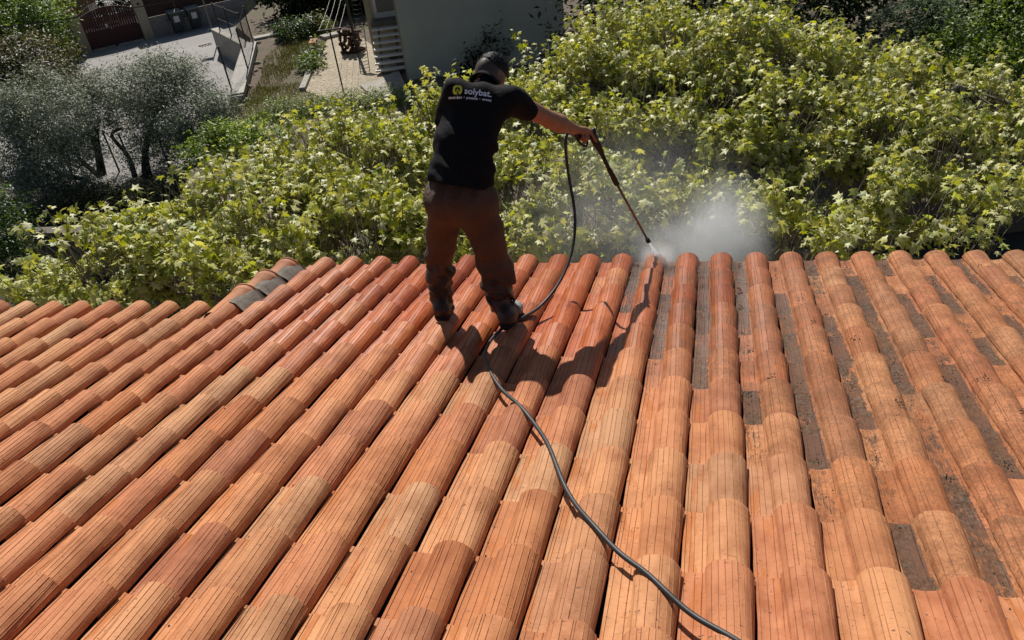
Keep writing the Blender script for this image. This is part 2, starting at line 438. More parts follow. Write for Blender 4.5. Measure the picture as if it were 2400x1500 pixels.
for n_, (ins, i, k) in enumerate(cells):
    vv = 0.2225 + PITCH * i; uu = -0.045 - COURSE * (k + 0.5)
    # growth is left on the part not yet washed: to the right, towards the eave
    edge = float(np.interp(-uu, [0.3, 1.2, 1.75, 2.2, 2.65, 3.16, 3.6], [-0.2, 0.02, 0.1, 0.5, 0.72, 1.05, 1.9]))
    dd = (vv - edge) / 0.30
    dirt_ = max(0.0, min(1.0, dd + 0.45)) * hue_r.uniform(0.72, 1.06)
    pan_ = hue_r.choice((0.35, 0.6, 0.75, 0.85, 0.95, 1.05, 1.3))
    dirt_ = max(dirt_, 0.10 * hue_r.random())
    cx_ = -0.9
    w_ = max(0.0, 1.0 - max(0.0, abs(vv - cx_) - 1.2) / 0.9) * max(0.0, 1.0 - max(0.0, -uu - 1.3) / 0.9)
    w_ = min(1.0, w_ * hue_r.uniform(0.75, 1.15))
    hue = hue_r.random() * 0.9
    hue_r.random()
    mw = tile_matrix(i, k, hue_r.gauss(0, 0.0022), hue_r.gauss(0, 0.004), hue_r.gauss(0, 0.006), hue_r.uniform(0, 0.002))
    me = TILES[hue_r.randrange(len(TILES))]
    if n_ < 299 and ins < 100:
        o = put('roof_tile', me, house, mw=mw)
        o.color = (dirt_, hue, w_, pan_)
    else:
        rest_v.append((me, mw, hue))
# the tiles that lie past the edges of the view, joined
V_, F_, n0, P_, G_ = [], [], 0, [], []
for me, mw, hue in rest_v:
    co_ = np.empty(len(me.vertices) * 3, np.float32); me.vertices.foreach_get('co', co_); co_ = co_.reshape(-1, 3)
    M3 = np.array(mw.to_3x3()); co_ = co_ @ M3.T + np.array(mw.translation)
    V_.append(co_)
    for p in me.polygons: F_.append(tuple(q + n0 for q in p.vertices))
    a_ = np.empty(len(me.vertices), np.float32); me.attributes['pan'].data.foreach_get('value', a_); P_.append(a_)
    a_ = np.empty(len(me.vertices), np.float32); me.attributes['groove'].data.foreach_get('value', a_); G_.append(a_)
    n0 += len(co_)
if V_:
    me = new_mesh('outlying_tiles', np.concatenate(V_), F_, True, MAT['tile'])
    a = me.attributes.new('pan', 'FLOAT', 'POINT'); a.data.foreach_set('value', np.concatenate(P_))
    a = me.attributes.new('groove', 'FLOAT', 'POINT'); a.data.foreach_set('value', np.concatenate(G_))
    me.set_sharp_from_angle(angle=math.radians(32))
    o = put('outlying_tiles', me, house); o.color = (0.1, 0.3, 0.0, 1); tag(o, kind='stuff')
# deck, fascia and walls under the tiles
mb = MB()
def roof_slab(v0, v1, u0, u1, z0, z1):
    v = [RP(a, b, c_) for c_ in (z0, z1) for a, b in ((v0, u0), (v1, u0), (v1, u1), (v0, u1))]
    mb.add(v, [(3, 2, 1, 0), (4, 5, 6, 7), (0, 1, 5, 4), (1, 2, 6, 5), (2, 3, 7, 6), (3, 0, 4, 7)])
roof_slab(-2.75, 3.4, -6.6, -0.13, -0.16, -0.012)
roof_slab(-6.8, -2.752, -6.6, -1.13, -0.16, -0.012)
mb.build('roof_deck', MAT['wet_dark'], house)
mb = MB()
p = [RP(-2.6, -0.45), RP(3.2, -0.45), RP(3.2, -6.4), RP(-6.6, -6.4), RP(-6.6, -1.5), RP(-2.6, -1.5)]
top = [q[2] - 0.2 for q in p]
v = [(q[0], q[1], -0.02) for q in p] + [(q[0], q[1], t) for q, t in zip(p, top)]
mb.add(v, [tuple(range(5, -1, -1)), tuple(range(6, 12))] + [(i, (i + 1) % 6, 6 + (i + 1) % 6, 6 + i) for i in range(6)])
mb.build('house_wall', MAT['cream_render'], house)

# verge tiles with a collar, bedded in mortar, along the step of the roof
def verge_tile():
    v, f = [], []
    prof = [(-0.40, .098, .086), (-0.06, .102, .086), (-0.055, .106, .089), (-0.035, .109, .092), (-0.03, .108, .091), (-0.012, .108, .091), (-0.008, .114, .097), (0.0, .114, .097)]
    n = 15
    for (y, rx, rz) in prof:
        for q in range(n):
            a_ = math.radians(185 - 190 * q / (n - 1))
            v.append((rx * math.cos(a_), y, rz * math.sin(a_) if math.sin(a_) > 0 else 0.4 * rz * math.sin(a_)))
    m_ = len(prof)
    for (y, rx, rz) in (prof[-1], prof[0]):
        for q in range(n):
            a_ = math.radians(185 - 190 * q / (n - 1)); v.append(((rx - .014) * math.cos(a_), y, (rz - .014) * math.sin(a_)))
    for j in range(m_ - 1):
        for q in range(n - 1): f.append((j * n + q, j * n + q + 1, (j + 1) * n + q + 1, (j + 1) * n + q)[::-1])
    for q in range(n - 1):
        f.append(((m_ - 1) * n + q, (m_ - 1) * n + q + 1, m_ * n + q + 1, m_ * n + q)[::-1])
        f.append(((m_ + 1) * n + q, (m_ + 1) * n + q + 1, m_ * n + q + 1, m_ * n + q))
    return new_mesh('verge_tile', v, f, True, MAT['tile'])
vme = verge_tile()
a = vme.attributes.new('pan', 'FLOAT', 'POINT'); a = vme.attributes.new('groove', 'FLOAT', 'POINT')
vme.set_sharp_from_angle(angle=math.radians(40))
for k in range(3):
    m = Matrix.Identity(4)
    for c_, axv in enumerate((XL, U, NRM)):
        for r_ in range(3): m[r_][c_] = axv[r_]
    m.translation = Vector(RP(0.2225 - 13 * PITCH - 0.035, -0.16 - 0.30 * k, 0.045 + 0.004 * (k % 2)))
    o = put('verge_tile', vme, house, mw=m @ Matrix.Rotation(0.13, 4, 'X'))
    o.color = (0.12, (0.62, 0.8, 0.35)[k], (0.25, 0.15, 0.3)[2 - k], 1)
mb = MB()
for k in range(3):
    nseg = 7; v = []
    for j in range(nseg):
        u = -0.17 - 0.30 * k - 0.28 * j / (nseg - 1)
        jit = 0.006 * math.sin(5 * j + k)
        x0 = 0.2225 - 13 * PITCH
        for (dx, dz) in ((0.005, -0.01), (0.02, 0.105 + jit), (0.062 + jit, 0.09 + jit), (0.105, 0.05 - jit), (0.15, 0.012)):
            v.append(RP(x0 + dx, u, dz))
    f = [(j * 5 + q, j * 5 + q + 1, (j + 1) * 5 + q + 1, (j + 1) * 5 + q) for j in range(nseg - 1) for q in range(4)] + [(0, 1, 2, 3, 4), tuple((nseg - 1) * 5 + q for q in (4, 3, 2, 1, 0))]
    mb.add(v, f)
mb.build('mortar_bed', MAT['mortar'], house, True)

# moss and grit caught in the unwashed channels
mv, mf, mn = [], [], 0
r_ = np.random.default_rng(3)
cl_ = []
for _ in range(150):
    vv = r_.uniform(-0.1, 2.3); kk = r_.uniform(0, 10)
    uu = -0.05 - COURSE * kk
    if vv < np.interp(-uu, [0.3, 1.2, 1.75, 2.2, 2.65, 3.16, 3.6], [-0.1, 0.1, 0.2, 0.6, 0.8, 1.15, 2.0]): continue
    i_ = round((vv - 0.2225) / PITCH); inpan = r_.random() < 0.75
    vc = 0.2225 + PITCH * i_ - 0.150 + (r_.uniform(0.012, 0.055) if inpan else 0.150 + r_.uniform(-0.05, 0.05))
    for _ in range(int(r_.integers(4, 22))):
        cl_.append((vc + r_.normal(0, 0.010), uu + r_.normal(0, 0.03), inpan))
for _ in range(260):                                            # loose grit elsewhere
    i_ = int(r_.integers(-24, 10)); cl_.append((0.2225 + PITCH * i_ - 0.150 + r_.uniform(0.005, 0.06), r_.uniform(-4.1, -0.1) if i_ > -13 else r_.uniform(-4.1, -1.1), True))
for (a_, b_, inpan) in cl_:
    frac = ((-0.045 - b_) / COURSE) % 1.0
    x = (a_ - 0.2225 + 0.150) % PITCH
    zz = 0.012 + 0.021 * (1 - frac * COURSE / 0.42) if x < 0.066 else 0.012 + 0.019 + 0.064 * math.sqrt(max(0, 1 - ((x - 0.150) / 0.078) ** 2))
    c_ = RP(a_, b_, zz); s_ = r_.uniform(0.0014, 0.0042)
    n = 6; ring = [c_ + (XL * math.cos(t) * r_.uniform(.7, 1.3) + U * math.sin(t) * r_.uniform(.7, 1.5)) * s_ - NRM * 0.003 for t in np.linspace(0, 6.283, n, endpoint=False)]
    top_ = [c_ + (q_ - c_) * 0.55 + NRM * s_ * r_.uniform(0.5, 1.0) for q_ in ring]
    mv += ring + top_
    mf += [tuple(mn + n + q_ for q_ in range(n))] + [(mn + q_, mn + (q_ + 1) % n, mn + n + (q_ + 1) % n, mn + n + q_) for q_ in range(n)]
    mn += 2 * n
MAT['moss'] = simple('black_moss', (0.022, 0.020, 0.017), (0.055, 0.05, 0.036), 60, 0.98, 0.6, 300)
tag(put('moss', new_mesh('moss', np.array(mv), mf, True, MAT['moss']), house), kind='stuff')

# ------------------------------------------------------------------ the ground
GZ = 1.0                                                       # level of the garden above the lane
mb = MB(); mb.prism([(-160, -40), (160, -40), (160, 260), (-160, 260)], -0.5, -0.05)
tag(mb.build('ground', MAT['dark_soil']), kind='structure')
mb = MB(); mb.prism([(-40, 70), (-22, 30), (-14.4, 23.2), (-9.3, 22.6), (-8.7, 27.6), (-9.4, 30.6), (-10.6, 38.0), (-12.2, 41), (-12.2, 56)][::-1], -0.04, 0.0)
tag(mb.build('lane', MAT['lane']), kind='structure')
mb = MB(); mb.prism([(-8.75, 20.5), (-9.55, 30.9), (-10.75, 37.8), (-12.3, 41.2), (-12.3, 60), (30, 60), (30, 14.0), (-7.6, 14.0)][::-1], -0.03, GZ)
tag(mb.build('garden_soil', MAT['soil']), kind='structure')
# patio of gravel with a concrete kerb
pat = [gz(712, 212, GZ), gz(747, 150, GZ), gz(768, 92, GZ), gz(835, 80, GZ), gz(930, 150, GZ), gz(945, 235, GZ), gz(800, 250, GZ)]
mb = MB(); mb.prism([(q[0], q[1]) for q in pat][::-1], GZ, GZ + 0.03)
tag(mb.build('gravel_patio', MAT['gravel']), kind='structure')
def strip(name, pts, w, z0, z1, mat):
    mb = MB(); pts = np.array(pts)[:, :2]
    t = np.gradient(pts, axis=0); t /= np.linalg.norm(t, axis=1)[:, None]; n = np.stack([-t[:, 1], t[:, 0]], 1) * w / 2
    poly = list(pts + n) + list((pts - n)[::-1])
    for i in range(len(pts) - 1):
        q = [pts[i] + n[i], pts[i] - n[i], pts[i + 1] - n[i + 1], pts[i + 1] + n[i + 1]]
        ar = sum(q[a_][0] * q[(a_ + 1) % 4][1] - q[(a_ + 1) % 4][0] * q[a_][1] for a_ in range(4))
        mb.prism(q if ar > 0 else q[::-1], z0, z1)
    return mb.build(name, mat)
tag(strip('patio_kerb', [gz(710, 214, GZ), gz(722, 185, GZ), gz(729, 160, GZ)], 0.22, GZ - 0.05, GZ + 0.14, MAT['concrete']), kind='structure')
tag(strip('patio_edging', [gz(756, 93, GZ), gz(812, 79, GZ)], 0.55, GZ - 0.05, GZ + 0.16, MAT['concrete']), kind='structure')
tag(strip('back_path', [gz(596, 93, GZ), gz(660, 80, GZ)], 0.5, GZ - 0.05, GZ + 0.10, MAT['concrete']), kind='structure')
mb = MB(); mb.prism([(q[0], q[1]) for q in (gz(845, 205, GZ), gz(890, 192, GZ), gz(935, 170, GZ), gz(965, 235, GZ), gz(880, 240, GZ))], GZ + 0.004, GZ + 0.10)
tag(mb.build('stair_footing', MAT['concrete']), kind='structure')

# ------------------------------------------------------------------ leaves
def unit_rows(a): return a / (np.linalg.norm(a, axis=1)[:, None] + 1e-12)
def frames(nv, tv):
    """rotation matrices with z = nv and y close to tv"""
    z = unit_rows(nv); x = unit_rows(np.cross(tv, z)); y = np.cross(z, x)
    return np.stack([x, y, z], 2)
def scatter(bv, bf, pos, R, size, tint):
    n, k = len(pos), len(bv)
    v = np.einsum('nij,kj->nki', R, bv) * np.asarray(size)[:, None, None] + pos[:, None, :]
    f = (bf[None] + (np.arange(n) * k)[:, None, None]).reshape(-1, bf.shape[1])
    return v.reshape(-1, 3), f, np.repeat(tint, k, 0)
# palmate plane leaf, 14 triangles
hl = [(0.16, -0.06), (0.47, 0.00), (0.26, 0.23), (0.58, 0.55), (0.19, 0.52)]
out = [(0, 0)] + hl + [(0, 1.0)] + [(-x, y) for x, y in hl[::-1]]
def palm(curl, droop):
    pts = [(0, 0.30)] + out
    v = np.array([(x, y, -curl * abs(x) ** 1.3 - droop * max(0, y - 0.25) ** 1.6 + (0.05 if (x, y) == (0, 0.30) else 0)) for x, y in pts])
    n = len(out)
    return v, np.array([(0, 1 + i, 1 + (i + 1) % n) for i in range(n)])[:, ::-1]
PALMS = [palm(0.15, 0.15), palm(0.45, 0.35), palm(-0.15, 0.3), palm(0.7, 0.1)]
# simple pointed leaf, 4 triangles, folded
SIMPLE_V = np.array([(0, 0, 0), (0.24, 0.45, 0.08), (0, 1, -0.05), (-0.24, 0.45, 0.08)]); SIMPLE_F = np.array([(0, 1, 2), (0, 2, 3)])
NARROW_V = np.array([(0, 0, 0), (0.13, 0.5, 0.03), (0, 1, 0.0), (-0.13, 0.5, 0.03)])

MAT['plane_leaf'] = leaf_mat('plane_leaf', 0.30, 0.48, 0.35, (1.25, 1.2, 0.28))
MAT['olive_leaf'] = leaf_mat('olive_leaf', 0.12, 0.6, 0.25, (1.1, 1.15, 0.8))
MAT['hedge_leaf'] = leaf_mat('hedge_leaf', 0.30, 0.5, 0.35, (1.3, 1.5, 0.4))
MAT['dark_leaf'] = leaf_mat('dark_leaf', 0.15, 0.75, 0.12, (1.2, 1.4, 0.5))
MAT['grass'] = leaf_mat('grass_blade', 0.3, 0.6, 0.3, (1.3, 1.4, 0.5))

def tints(n, cols, wts, var=0.12):
    c = np.array(cols)[rng.choice(len(cols), n, p=np.array(wts) / sum(wts))]
    return np.clip(c * (1 + rng.normal(0, var, (n, 1))), 0.005, 1)

# ------------------------------------------------------------------ plane trees
LEAFCOLS = [(0.53, 0.53, 0.22), (0.43, 0.46, 0.12), (0.63, 0.61, 0.34), (0.50, 0.53, 0.04), (0.20, 0.24, 0.05)]
LEAFW = [5, 4, 3.5, 1.3, 2.4]
def plane_tree(label, trunk, fork_z, lobes, n_shoots, limbs, seed, sparse=None):
    """lobes: (cx, cy, cz, rx, ry, rz) parts of the crown; shoots rise out of them and carry the leaves"""
    global rng
    rng = np.random.default_rng(seed)
    t = thing('plane_tree', (trunk[0], trunk[1], 0.0), label, 'tree', 'pollarded plane trees behind the eave')
    base = np.array((trunk[0], trunk[1], 0.0))
    mb = MB(); fork = np.array((trunk[0] + 0.1, trunk[1], fork_z))
    mb.tube(catmull([base, base + (0.05, 0.02, fork_z * 0.5), fork], 5), np.linspace(0.24, 0.17, 11), 10)
    mb.build('trunk', MAT['bark_pale'], t, True)
    ends = []
    for (ex, ey, ez) in limbs:
        e = np.array((ex, ey, ez)); d = e - fork
        m1 = fork + d * 0.35 + np.array((0, 0, -0.10 * np.linalg.norm(d))) + rng.normal(0, 0.08, 3)
        m2 = fork + d * 0.7 + rng.normal(0, 0.13, 3)
        e = e - (0, 0, 0.35); c = catmull([fork - (0, 0, 0.1), m1, m2, e], 5)
        mb = MB(); mb.tube(c, np.linspace(0.085, 0.022, len(c)) * (1 + 0.15 * np.sin(np.arange(len(c)) * 1.9)), 8)
        for _ in range(5):                                     # side branches
            s = c[rng.integers(5, len(c))]; q = s + rng.normal(0, 1, 3) * (0.35, 0.35, 0.14) + (0, 0, 0.22)
            mb.tube(catmull([s, (s + q) / 2 + rng.normal(0, .06, 3), q], 4), np.linspace(0.026, 0.009, 9), 5)
        mb.build('limb', MAT['bark_pale'], t, True)
        ends.append(c)
    ends = np.concatenate(ends)
    lob = np.array(lobes, float); wv = (lob[:, 3] * lob[:, 4] * lob[:, 5] ** 0.5); wv /= wv.sum()
    P, Nn, T, S = [], [], [], []
    tw = MB()
    for s_ in range(n_shoots):
        L = lob[rng.choice(len(lob), p=wv)]
        d = nrm(rng.normal(0, 1, 3)); d[2] = abs(d[2]) * 0.9 - 0.25
        d = nrm(d) * rng.uniform(0.55, 1.0) ** 0.6
        p0 = L[:3] + d * L[3:6]
        ln = rng.uniform(0.28, 0.75)
        dirv = nrm(np.array((d[0] * 0.5, d[1] * 0.45, 1.0)) + rng.normal(0, 0.22, 3))
        bend = rng.normal(0, 0.12, 3)
        q = np.linspace(0, 1, 5)[:, None]
        c = p0 + dirv * ln * q + bend * q * q * ln
        tw.tube(c, np.linspace(0.007, 0.003, 5), 3, False)
        if s_ % 4 == 0:
            e = ends[np.argmin(np.linalg.norm(ends - p0, axis=1))]
            tw.tube(catmull([e, (e + p0) / 2 + rng.normal(0, 0.08, 3), p0], 3), np.linspace(0.013, 0.007, 7), 3, False)
        nl = int(ln / 0.045) + 3; az = rng.uniform(0, 6.28)
        for j in range(nl):
            f = 1 - 0.85 * ((j + rng.random()) / nl) ** 1.35; pos = p0 + dirv * ln * f + bend * f * f * ln
            az += math.pi * rng.uniform(0.75, 1.25)
            outv = np.array((math.cos(az), math.sin(az), 0.0))
            pet = 0.035 + 0.03 * rng.random()
            tip = outv * rng.uniform(0.7, 1.0) + np.array((0, 0, rng.uniform(-1.1, 0.2)))
            nv = np.array((0, 0, 0.88)) + outv * rng.uniform(-0.2, 0.95) + rng.normal(0, 0.48, 3)
            P.append(pos + outv * pet + (0, 0, 0.015)); Nn.append(nv); T.append(tip); S.append(rng.uniform(0.050, 0.136) * (1.1 - 0.35 * f))
    P = np.array(P); Nn = np.array(Nn); T = np.array(T); S = np.array(S)
    if sparse is not None:
        k = np.ones(len(P), bool)
        for (cx, cy, cz, rr, keep) in sparse:
            dd = np.linalg.norm((P - (cx, cy, cz)), axis=1); k &= (dd > rr) | (rng.random(len(P)) < keep)
        P, Nn, T, S = P[k], Nn[k], T[k], S[k]
    ph = np.sin(P[:, 0] * 5.1 + 1.3 * np.sin(P[:, 2] * 4)) * np.sin(P[:, 1] * 4.3 + P[:, 2] * 2) + 0.7 * np.sin(P[:, 2] * 7 + P[:, 0] * 2.7 + P[:, 1] * 3.1)
    k = (ph > -0.36) | (rng.random(len(P)) < 0.06)
    P, Nn, T, S = P[k], Nn[k], T[k], S[k]
    R = frames(Nn, T); TI = tints(len(P), LEAFCOLS, LEAFW)
    # leaves that can be picked apart: the nearest in view, each an object of its own
    cc = (RC.T @ (P - CAM).T).T
    px = np.stack([1200 + FPX * cc[:, 0] / -cc[:, 2], 750 - FPX * cc[:, 1] / -cc[:, 2]], 1)
    vis = (px[:, 0] > 10) & (px[:, 0] < 2390) & (px[:, 1] > 10) & (px[:, 1] < 600)
    order = np.argsort(np.linalg.norm(P - CAM, axis=1) + np.where(vis, 0, 100) + rng.uniform(0, 1.2, len(P)))
    near = order[:260]; far = order[260:]
    protos = []
    for (bv, bf) in PALMS:
        for ti in (0, 2, 3): protos.append(new_mesh('leaf', bv, bf, False, MAT['plane_leaf'], np.tile(LEAFCOLS[ti], (len(bv), 1))))
    for i in near:
        m = Matrix.Identity(4)
        for a_ in range(3):
            for b_ in range(3): m[a_][b_] = R[i, a_, b_] * S[i]
        m.translation = Vector(P[i] - base)
        put('leaf', protos[rng.integers(len(protos))], t, mw=m)
    VV, FF, CC, n0 = [], [], [], 0
    kinds = rng.integers(0, 4, len(far))
    for kx in range(4):
        ix = far[kinds == kx]
        v, f, c = scatter(PALMS[kx][0], PALMS[kx][1], P[ix] - base, R[ix], S[ix], TI[ix])
        VV.append(v); FF.append(f + n0); CC.append(c); n0 += len(v)
    o = put('foliage', new_mesh('foliage', np.concatenate(VV), np.concatenate(FF), False, MAT['plane_leaf'], np.concatenate(CC)), t)
    tag(o, kind='stuff')
    tag(tw.build('twigs', MAT['bark_pale'], t, True), kind='stuff')
    return t

def lob(rows): return [(*PY(x, y, d), a, b_, c) for x, y, d, a, b_, c in rows]
plane_tree('plane tree with pale green shoots left of the man, lowest and leftmost of the three', (-2.6, 7.6), 3.0,
    lob([(205, 690, 6.8, .45, .55, .28), (340, 675, 7.0, .75, .75, .36), (540, 620, 7.2, 1.0, .9, .43), (800, 590, 7.2, 1.0, .9, .45), (470, 570, 7.8, .40, .7, .22), (640, 525, 8.2, .6, .9, .32), (770, 440, 8.7, .75, .9, .36), (900, 420, 9.0, .7, .8, .34), (950, 520, 7.6, .9, .9, .45), (700, 635, 6.6, 1.2, .4, .28)]),
    1500, [(-4.7, 7.0, 4.3), (-3.4, 6.6, 4.6), (-1.6, 6.5, 4.8), (-0.8, 7.6, 5.0), (-2.0, 8.5, 5.1), (-3.6, 7.9, 4.8)], 21)
plane_tree('plane tree directly behind the standing man, between two other plane trees', (0.6, 8.4), 3.4,
    lob([(1070, 370, 8.8, .8, .8, .36), (1190, 340, 9.0, .7, .8, .36), (1060, 530, 7.4, .9, .8, .45), (1250, 530, 7.2, 1.0, .8, .45), (1330, 400, 8.4, .9, .9, .45), (1420, 560, 6.8, .8, .5, .36), (1180, 610, 6.4, .9, .35, .28)]),
    1000, [(-0.5, 7.4, 4.9), (0.4, 6.8, 4.7), (1.6, 7.4, 5.1), (1.3, 9.0, 5.6), (-0.4, 9.2, 5.7)], 22)
plane_tree('tallest plane tree, spreading to the right of the water mist with bare limbs showing', (3.7, 8.6), 3.6,
    lob([(1340, 240, 9.8, .5, .8, .36), (1480, 180, 10.0, .75, 1, .5), (1650, 150, 10.0, .95, 1, .5), (1790, 200, 9.8, .8, 1, .45), (1990, 250, 9.5, .75, .9, .42), (2180, 310, 9.0, .8, .9, .4), (2370, 345, 8.8, .8, .9, .4),
         (1500, 330, 8.7, .9, .9, .45), (1700, 330, 8.6, 1, .9, .45), (1900, 355, 8.4, .9, .9, .45), (2100, 390, 8.2, .8, .8, .42), (2320, 430, 8.0, .8, .7, .38),
         (1580, 480, 7.4, .7, .6, .36), (1960, 500, 7.2, .6, .6, .26), (2140, 530, 6.8, .5, .5, .26), (1880, 585, 6.4, .4, .35, .2), (2050, 610, 6.2, .4, .3, .18), (2310, 520, 7.0, .4, .35, .2), (1690, 550, 6.7, .45, .4, .22), (2240, 590, 6.4, .4, .3, .16)]),
    2500, [(2.0, 7.0, 5.0), (2.9, 6.4, 5.0), (4.3, 6.6, 5.1), (5.5, 7.2, 5.2), (5.8, 8.8, 5.8), (4.2, 9.4, 6.0), (2.6, 9.2, 6.0), (6.3, 6.6, 4.9), (5.0, 6.2, 4.7), (3.6, 6.2, 4.7)], 23)

# ------------------------------------------------------------------ other vegetation
def bush(name, label, cat, loc, lobes, n, size, cols, wts, mat, trunks=(), clump=18, narrow=False, group=None, kind=None, spread=0.13, up=0.75, stem_mat='bark_dark'):
    """lobes in world coordinates (cx, cy, cz, rx, ry, rz); leaves in clumps through the outer part of the volume"""
    t = thing(name, loc, label, cat, group)
    lob = np.array(lobes, float); wv = lob[:, 3] * lob[:, 4] * lob[:, 5]; wv = wv ** 0.8 / (wv ** 0.8).sum()
    nc = max(n // clump, 1)
    li = lob[rng.choice(len(lob), nc, p=wv)]
    d = unit_rows(rng.normal(0, 1, (nc, 3))); r = rng.uniform(0.25, 1.0, nc) ** 0.4
    r *= 1 + 0.12 * np.sin(d[:, 0] * 7 + d[:, 1] * 5) + 0.1 * np.sin(d[:, 2] * 9 + d[:, 0] * 4)
    C = li[:, :3] + d * r[:, None] * li[:, 3:6]
    k = rng.integers(0, nc, n)
    P = C[k] + rng.normal(0, spread, (n, 3))
    P[:, 2] = np.maximum(P[:, 2], loc[2] + 0.03)
    out = unit_rows(d[k] + rng.normal(0, 0.55, (n, 3)))
    nv = out * 0.6 + np.array((0, 0, up)) + rng.normal(0, 0.5, (n, 3))
    tv = out + rng.normal(0, 0.6, (n, 3))
    R = frames(nv, tv); S = size * rng.uniform(0.65, 1.25, n)
    v, f, c = scatter(NARROW_V if narrow else SIMPLE_V, SIMPLE_F, P - np.array(loc), R, S, tints(n, cols, wts, 0.16))
    tag(put('crown', new_mesh('crown', v, f, False, MAT[mat], c), t), kind='stuff')
    for tr in trunks:
        pts, r0, r1 = tr
        c_ = catmull(pts, 5); mb = MB(); mb.tube(c_, np.linspace(r0, r1, len(c_)), 7)
        mb.build('trunk', MAT[stem_mat], t, True)
    return t
OLIVE = [(0.23, 0.265, 0.155), (0.29, 0.315, 0.235), (0.12, 0.145, 0.085), (0.42, 0.44, 0.37)]
OW = [4, 4, 3, 1.5]
HEDGE = [(0.10, 0.15, 0.03), (0.16, 0.22, 0.035), (0.065, 0.10, 0.025), (0.22, 0.27, 0.06)]
HW = [4, 3, 3, 1]
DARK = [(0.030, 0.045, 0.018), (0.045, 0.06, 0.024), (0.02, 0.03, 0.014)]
b = gz(238, 408, 0.0)
def br(x, y, d): return PY(x, y, d)
bush('olive_tree', 'grey green olive tree in front of the open lane, right of a leafier twin', 'tree', tuple(gz(345, 412, 0.3)),
     [(*PY(330, 205, 25.0), 1.9, 1.5, 0.75), (*PY(420, 260, 24.4), 1.7, 1.4, 1.0), (*PY(320, 285, 24.5), 1.0, 1.1, 0.7), (*PY(385, 165, 25.3), 0.6, 0.6, 0.55), (*PY(475, 290, 24.2), 1.1, 1.1, 0.7), (*PY(350, 350, 24.2), 1.2, 1.0, 0.6)],
     48000, 0.115, OLIVE, OW, 'olive_leaf',
     [([gz(345, 412, 0.3), PY(340, 370, 24.2), PY(348, 320, 24.4), PY(380, 250, 24.7)], 0.16, 0.05), ([gz(316, 412, 0.3), PY(300, 365, 24.3), PY(262, 318, 24.5), PY(285, 300, 24.5)], 0.09, 0.04), ([PY(350, 300, 24.4), PY(395, 205, 25.0), PY(410, 190, 25)], 0.06, 0.025)], 130, True, spread=0.17)
bush('olive_tree', 'broad silver olive tree at the left with several slanting dark trunks', 'tree', tuple(gz(235, 412, 0.3)),
     [(*PY(110, 270, 23.6), 1.9, 1.5, 1.2), (*PY(50, 350, 23.0), 1.6, 1.4, 1.3), (*PY(140, 380, 22.8), 1.5, 1.2, 1.1), (*PY(185, 285, 24.2), 0.6, 0.7, 0.5), (*PY(30, 270, 23.6), 1.0, 1.1, 0.8), (*PY(130, 215, 24.6), 0.7, 0.7, 0.5), (*PY(60, 440, 22.4), 1.5, 1.0, 0.7)],
     58000, 0.115, OLIVE, OW, 'olive_leaf',
     [([gz(240, 408, 0.3), PY(228, 350, 24.0), PY(205, 305, 24.0)], 0.14, 0.07), ([gz(238, 410, 0.3), PY(230, 360, 24.2), PY(225, 310, 24.2), PY(232, 280, 24.2)], 0.13, 0.07), ([gz(232, 412, 0.3), PY(205, 390, 23.8), PY(165, 350, 23.6)], 0.10, 0.04), ([gz(200, 420, 0.3), PY(150, 410, 23.0), PY(100, 380, 22.8)], 0.08, 0.03)], 130, True, spread=0.17)
bush('laurel_tree', 'bushy light green tree at the left edge beside the gate pillar', 'tree', tuple(gz(60, 130, 0)),
     [(*PY(40, 35, 42.5), 2.4, 2.0, 1.4), (*PY(85, 75, 42), 1.5, 1.6, 1.3), (*PY(15, 95, 41), 1.9, 2.0, 1.4), (*PY(-50, 60, 42), 3.0, 2.0, 2.0)],
     26000, 0.19, [(0.17, 0.24, 0.05), (0.24, 0.31, 0.06), (0.11, 0.16, 0.04), (0.28, 0.33, 0.09)], HW, 'hedge_leaf', [([gz(60, 130, 0), PY(60, 80, 42.3)], 0.15, 0.08)], 80, spread=0.28)
bush('photinia_hedge', 'tall dark clipped hedge with bronze leaf tips beside the lane', 'hedge', tuple(gz(100, 260, 0)),
     [(*PY(85, 150, 36.5), 1.5, 2.6, 1.4), (*PY(35, 180, 36), 2.0, 2.6, 1.5), (*PY(120, 190, 34.5), 0.8, 1.8, 1.2), (*PY(-40, 170, 36), 2, 2.5, 1.8)],
     26000, 0.16, [(0.05, 0.055, 0.02), (0.10, 0.09, 0.035), (0.16, 0.15, 0.10), (0.12, 0.06, 0.03)], [4, 3, 2, 1.2], 'hedge_leaf', (), 60, spread=0.2)
bush('laurel_hedge', 'rounded bright green hedge between the olive tree and the plane trees', 'hedge', tuple(gz(520, 420, 0.3)),
     [(*PY(520, 345, 22.6), 1.2, 1.0, 0.75), (*PY(470, 375, 22.2), 0.7, 0.8, 0.6), (*PY(580, 345, 22.8), 1.1, 1.0, 0.85), (*PY(500, 400, 21.8), 0.9, 0.8, 0.5), (*PY(640, 340, 22.8), 1.0, 1.0, 0.8)],
     11000, 0.105, [(0.28, 0.38, 0.03), (0.38, 0.46, 0.05), (0.18, 0.26, 0.03), (0.10, 0.14, 0.02)], [4, 3, 3, 2], 'hedge_leaf', (), 30, spread=0.11)
bush('rosemary_bed', 'low dark rosemary bed in front of the olive trunks', 'hedge', tuple(gz(320, 480, 0.3)),
     [(*PY(300, 455, 21.6), 1.5, 0.8, 0.5), (*PY(385, 450, 21.8), 1.3, 0.7, 0.45), (*PY(230, 470, 21.4), 0.9, 0.7, 0.4), (*PY(160, 480, 21.2), 1.0, 0.7, 0.4)],
     9000, 0.10, [(0.05, 0.065, 0.028), (0.10, 0.09, 0.045), (0.035, 0.045, 0.02)], [3, 2, 3], 'dark_leaf', (), 14, True, spread=0.12, up=0.8)
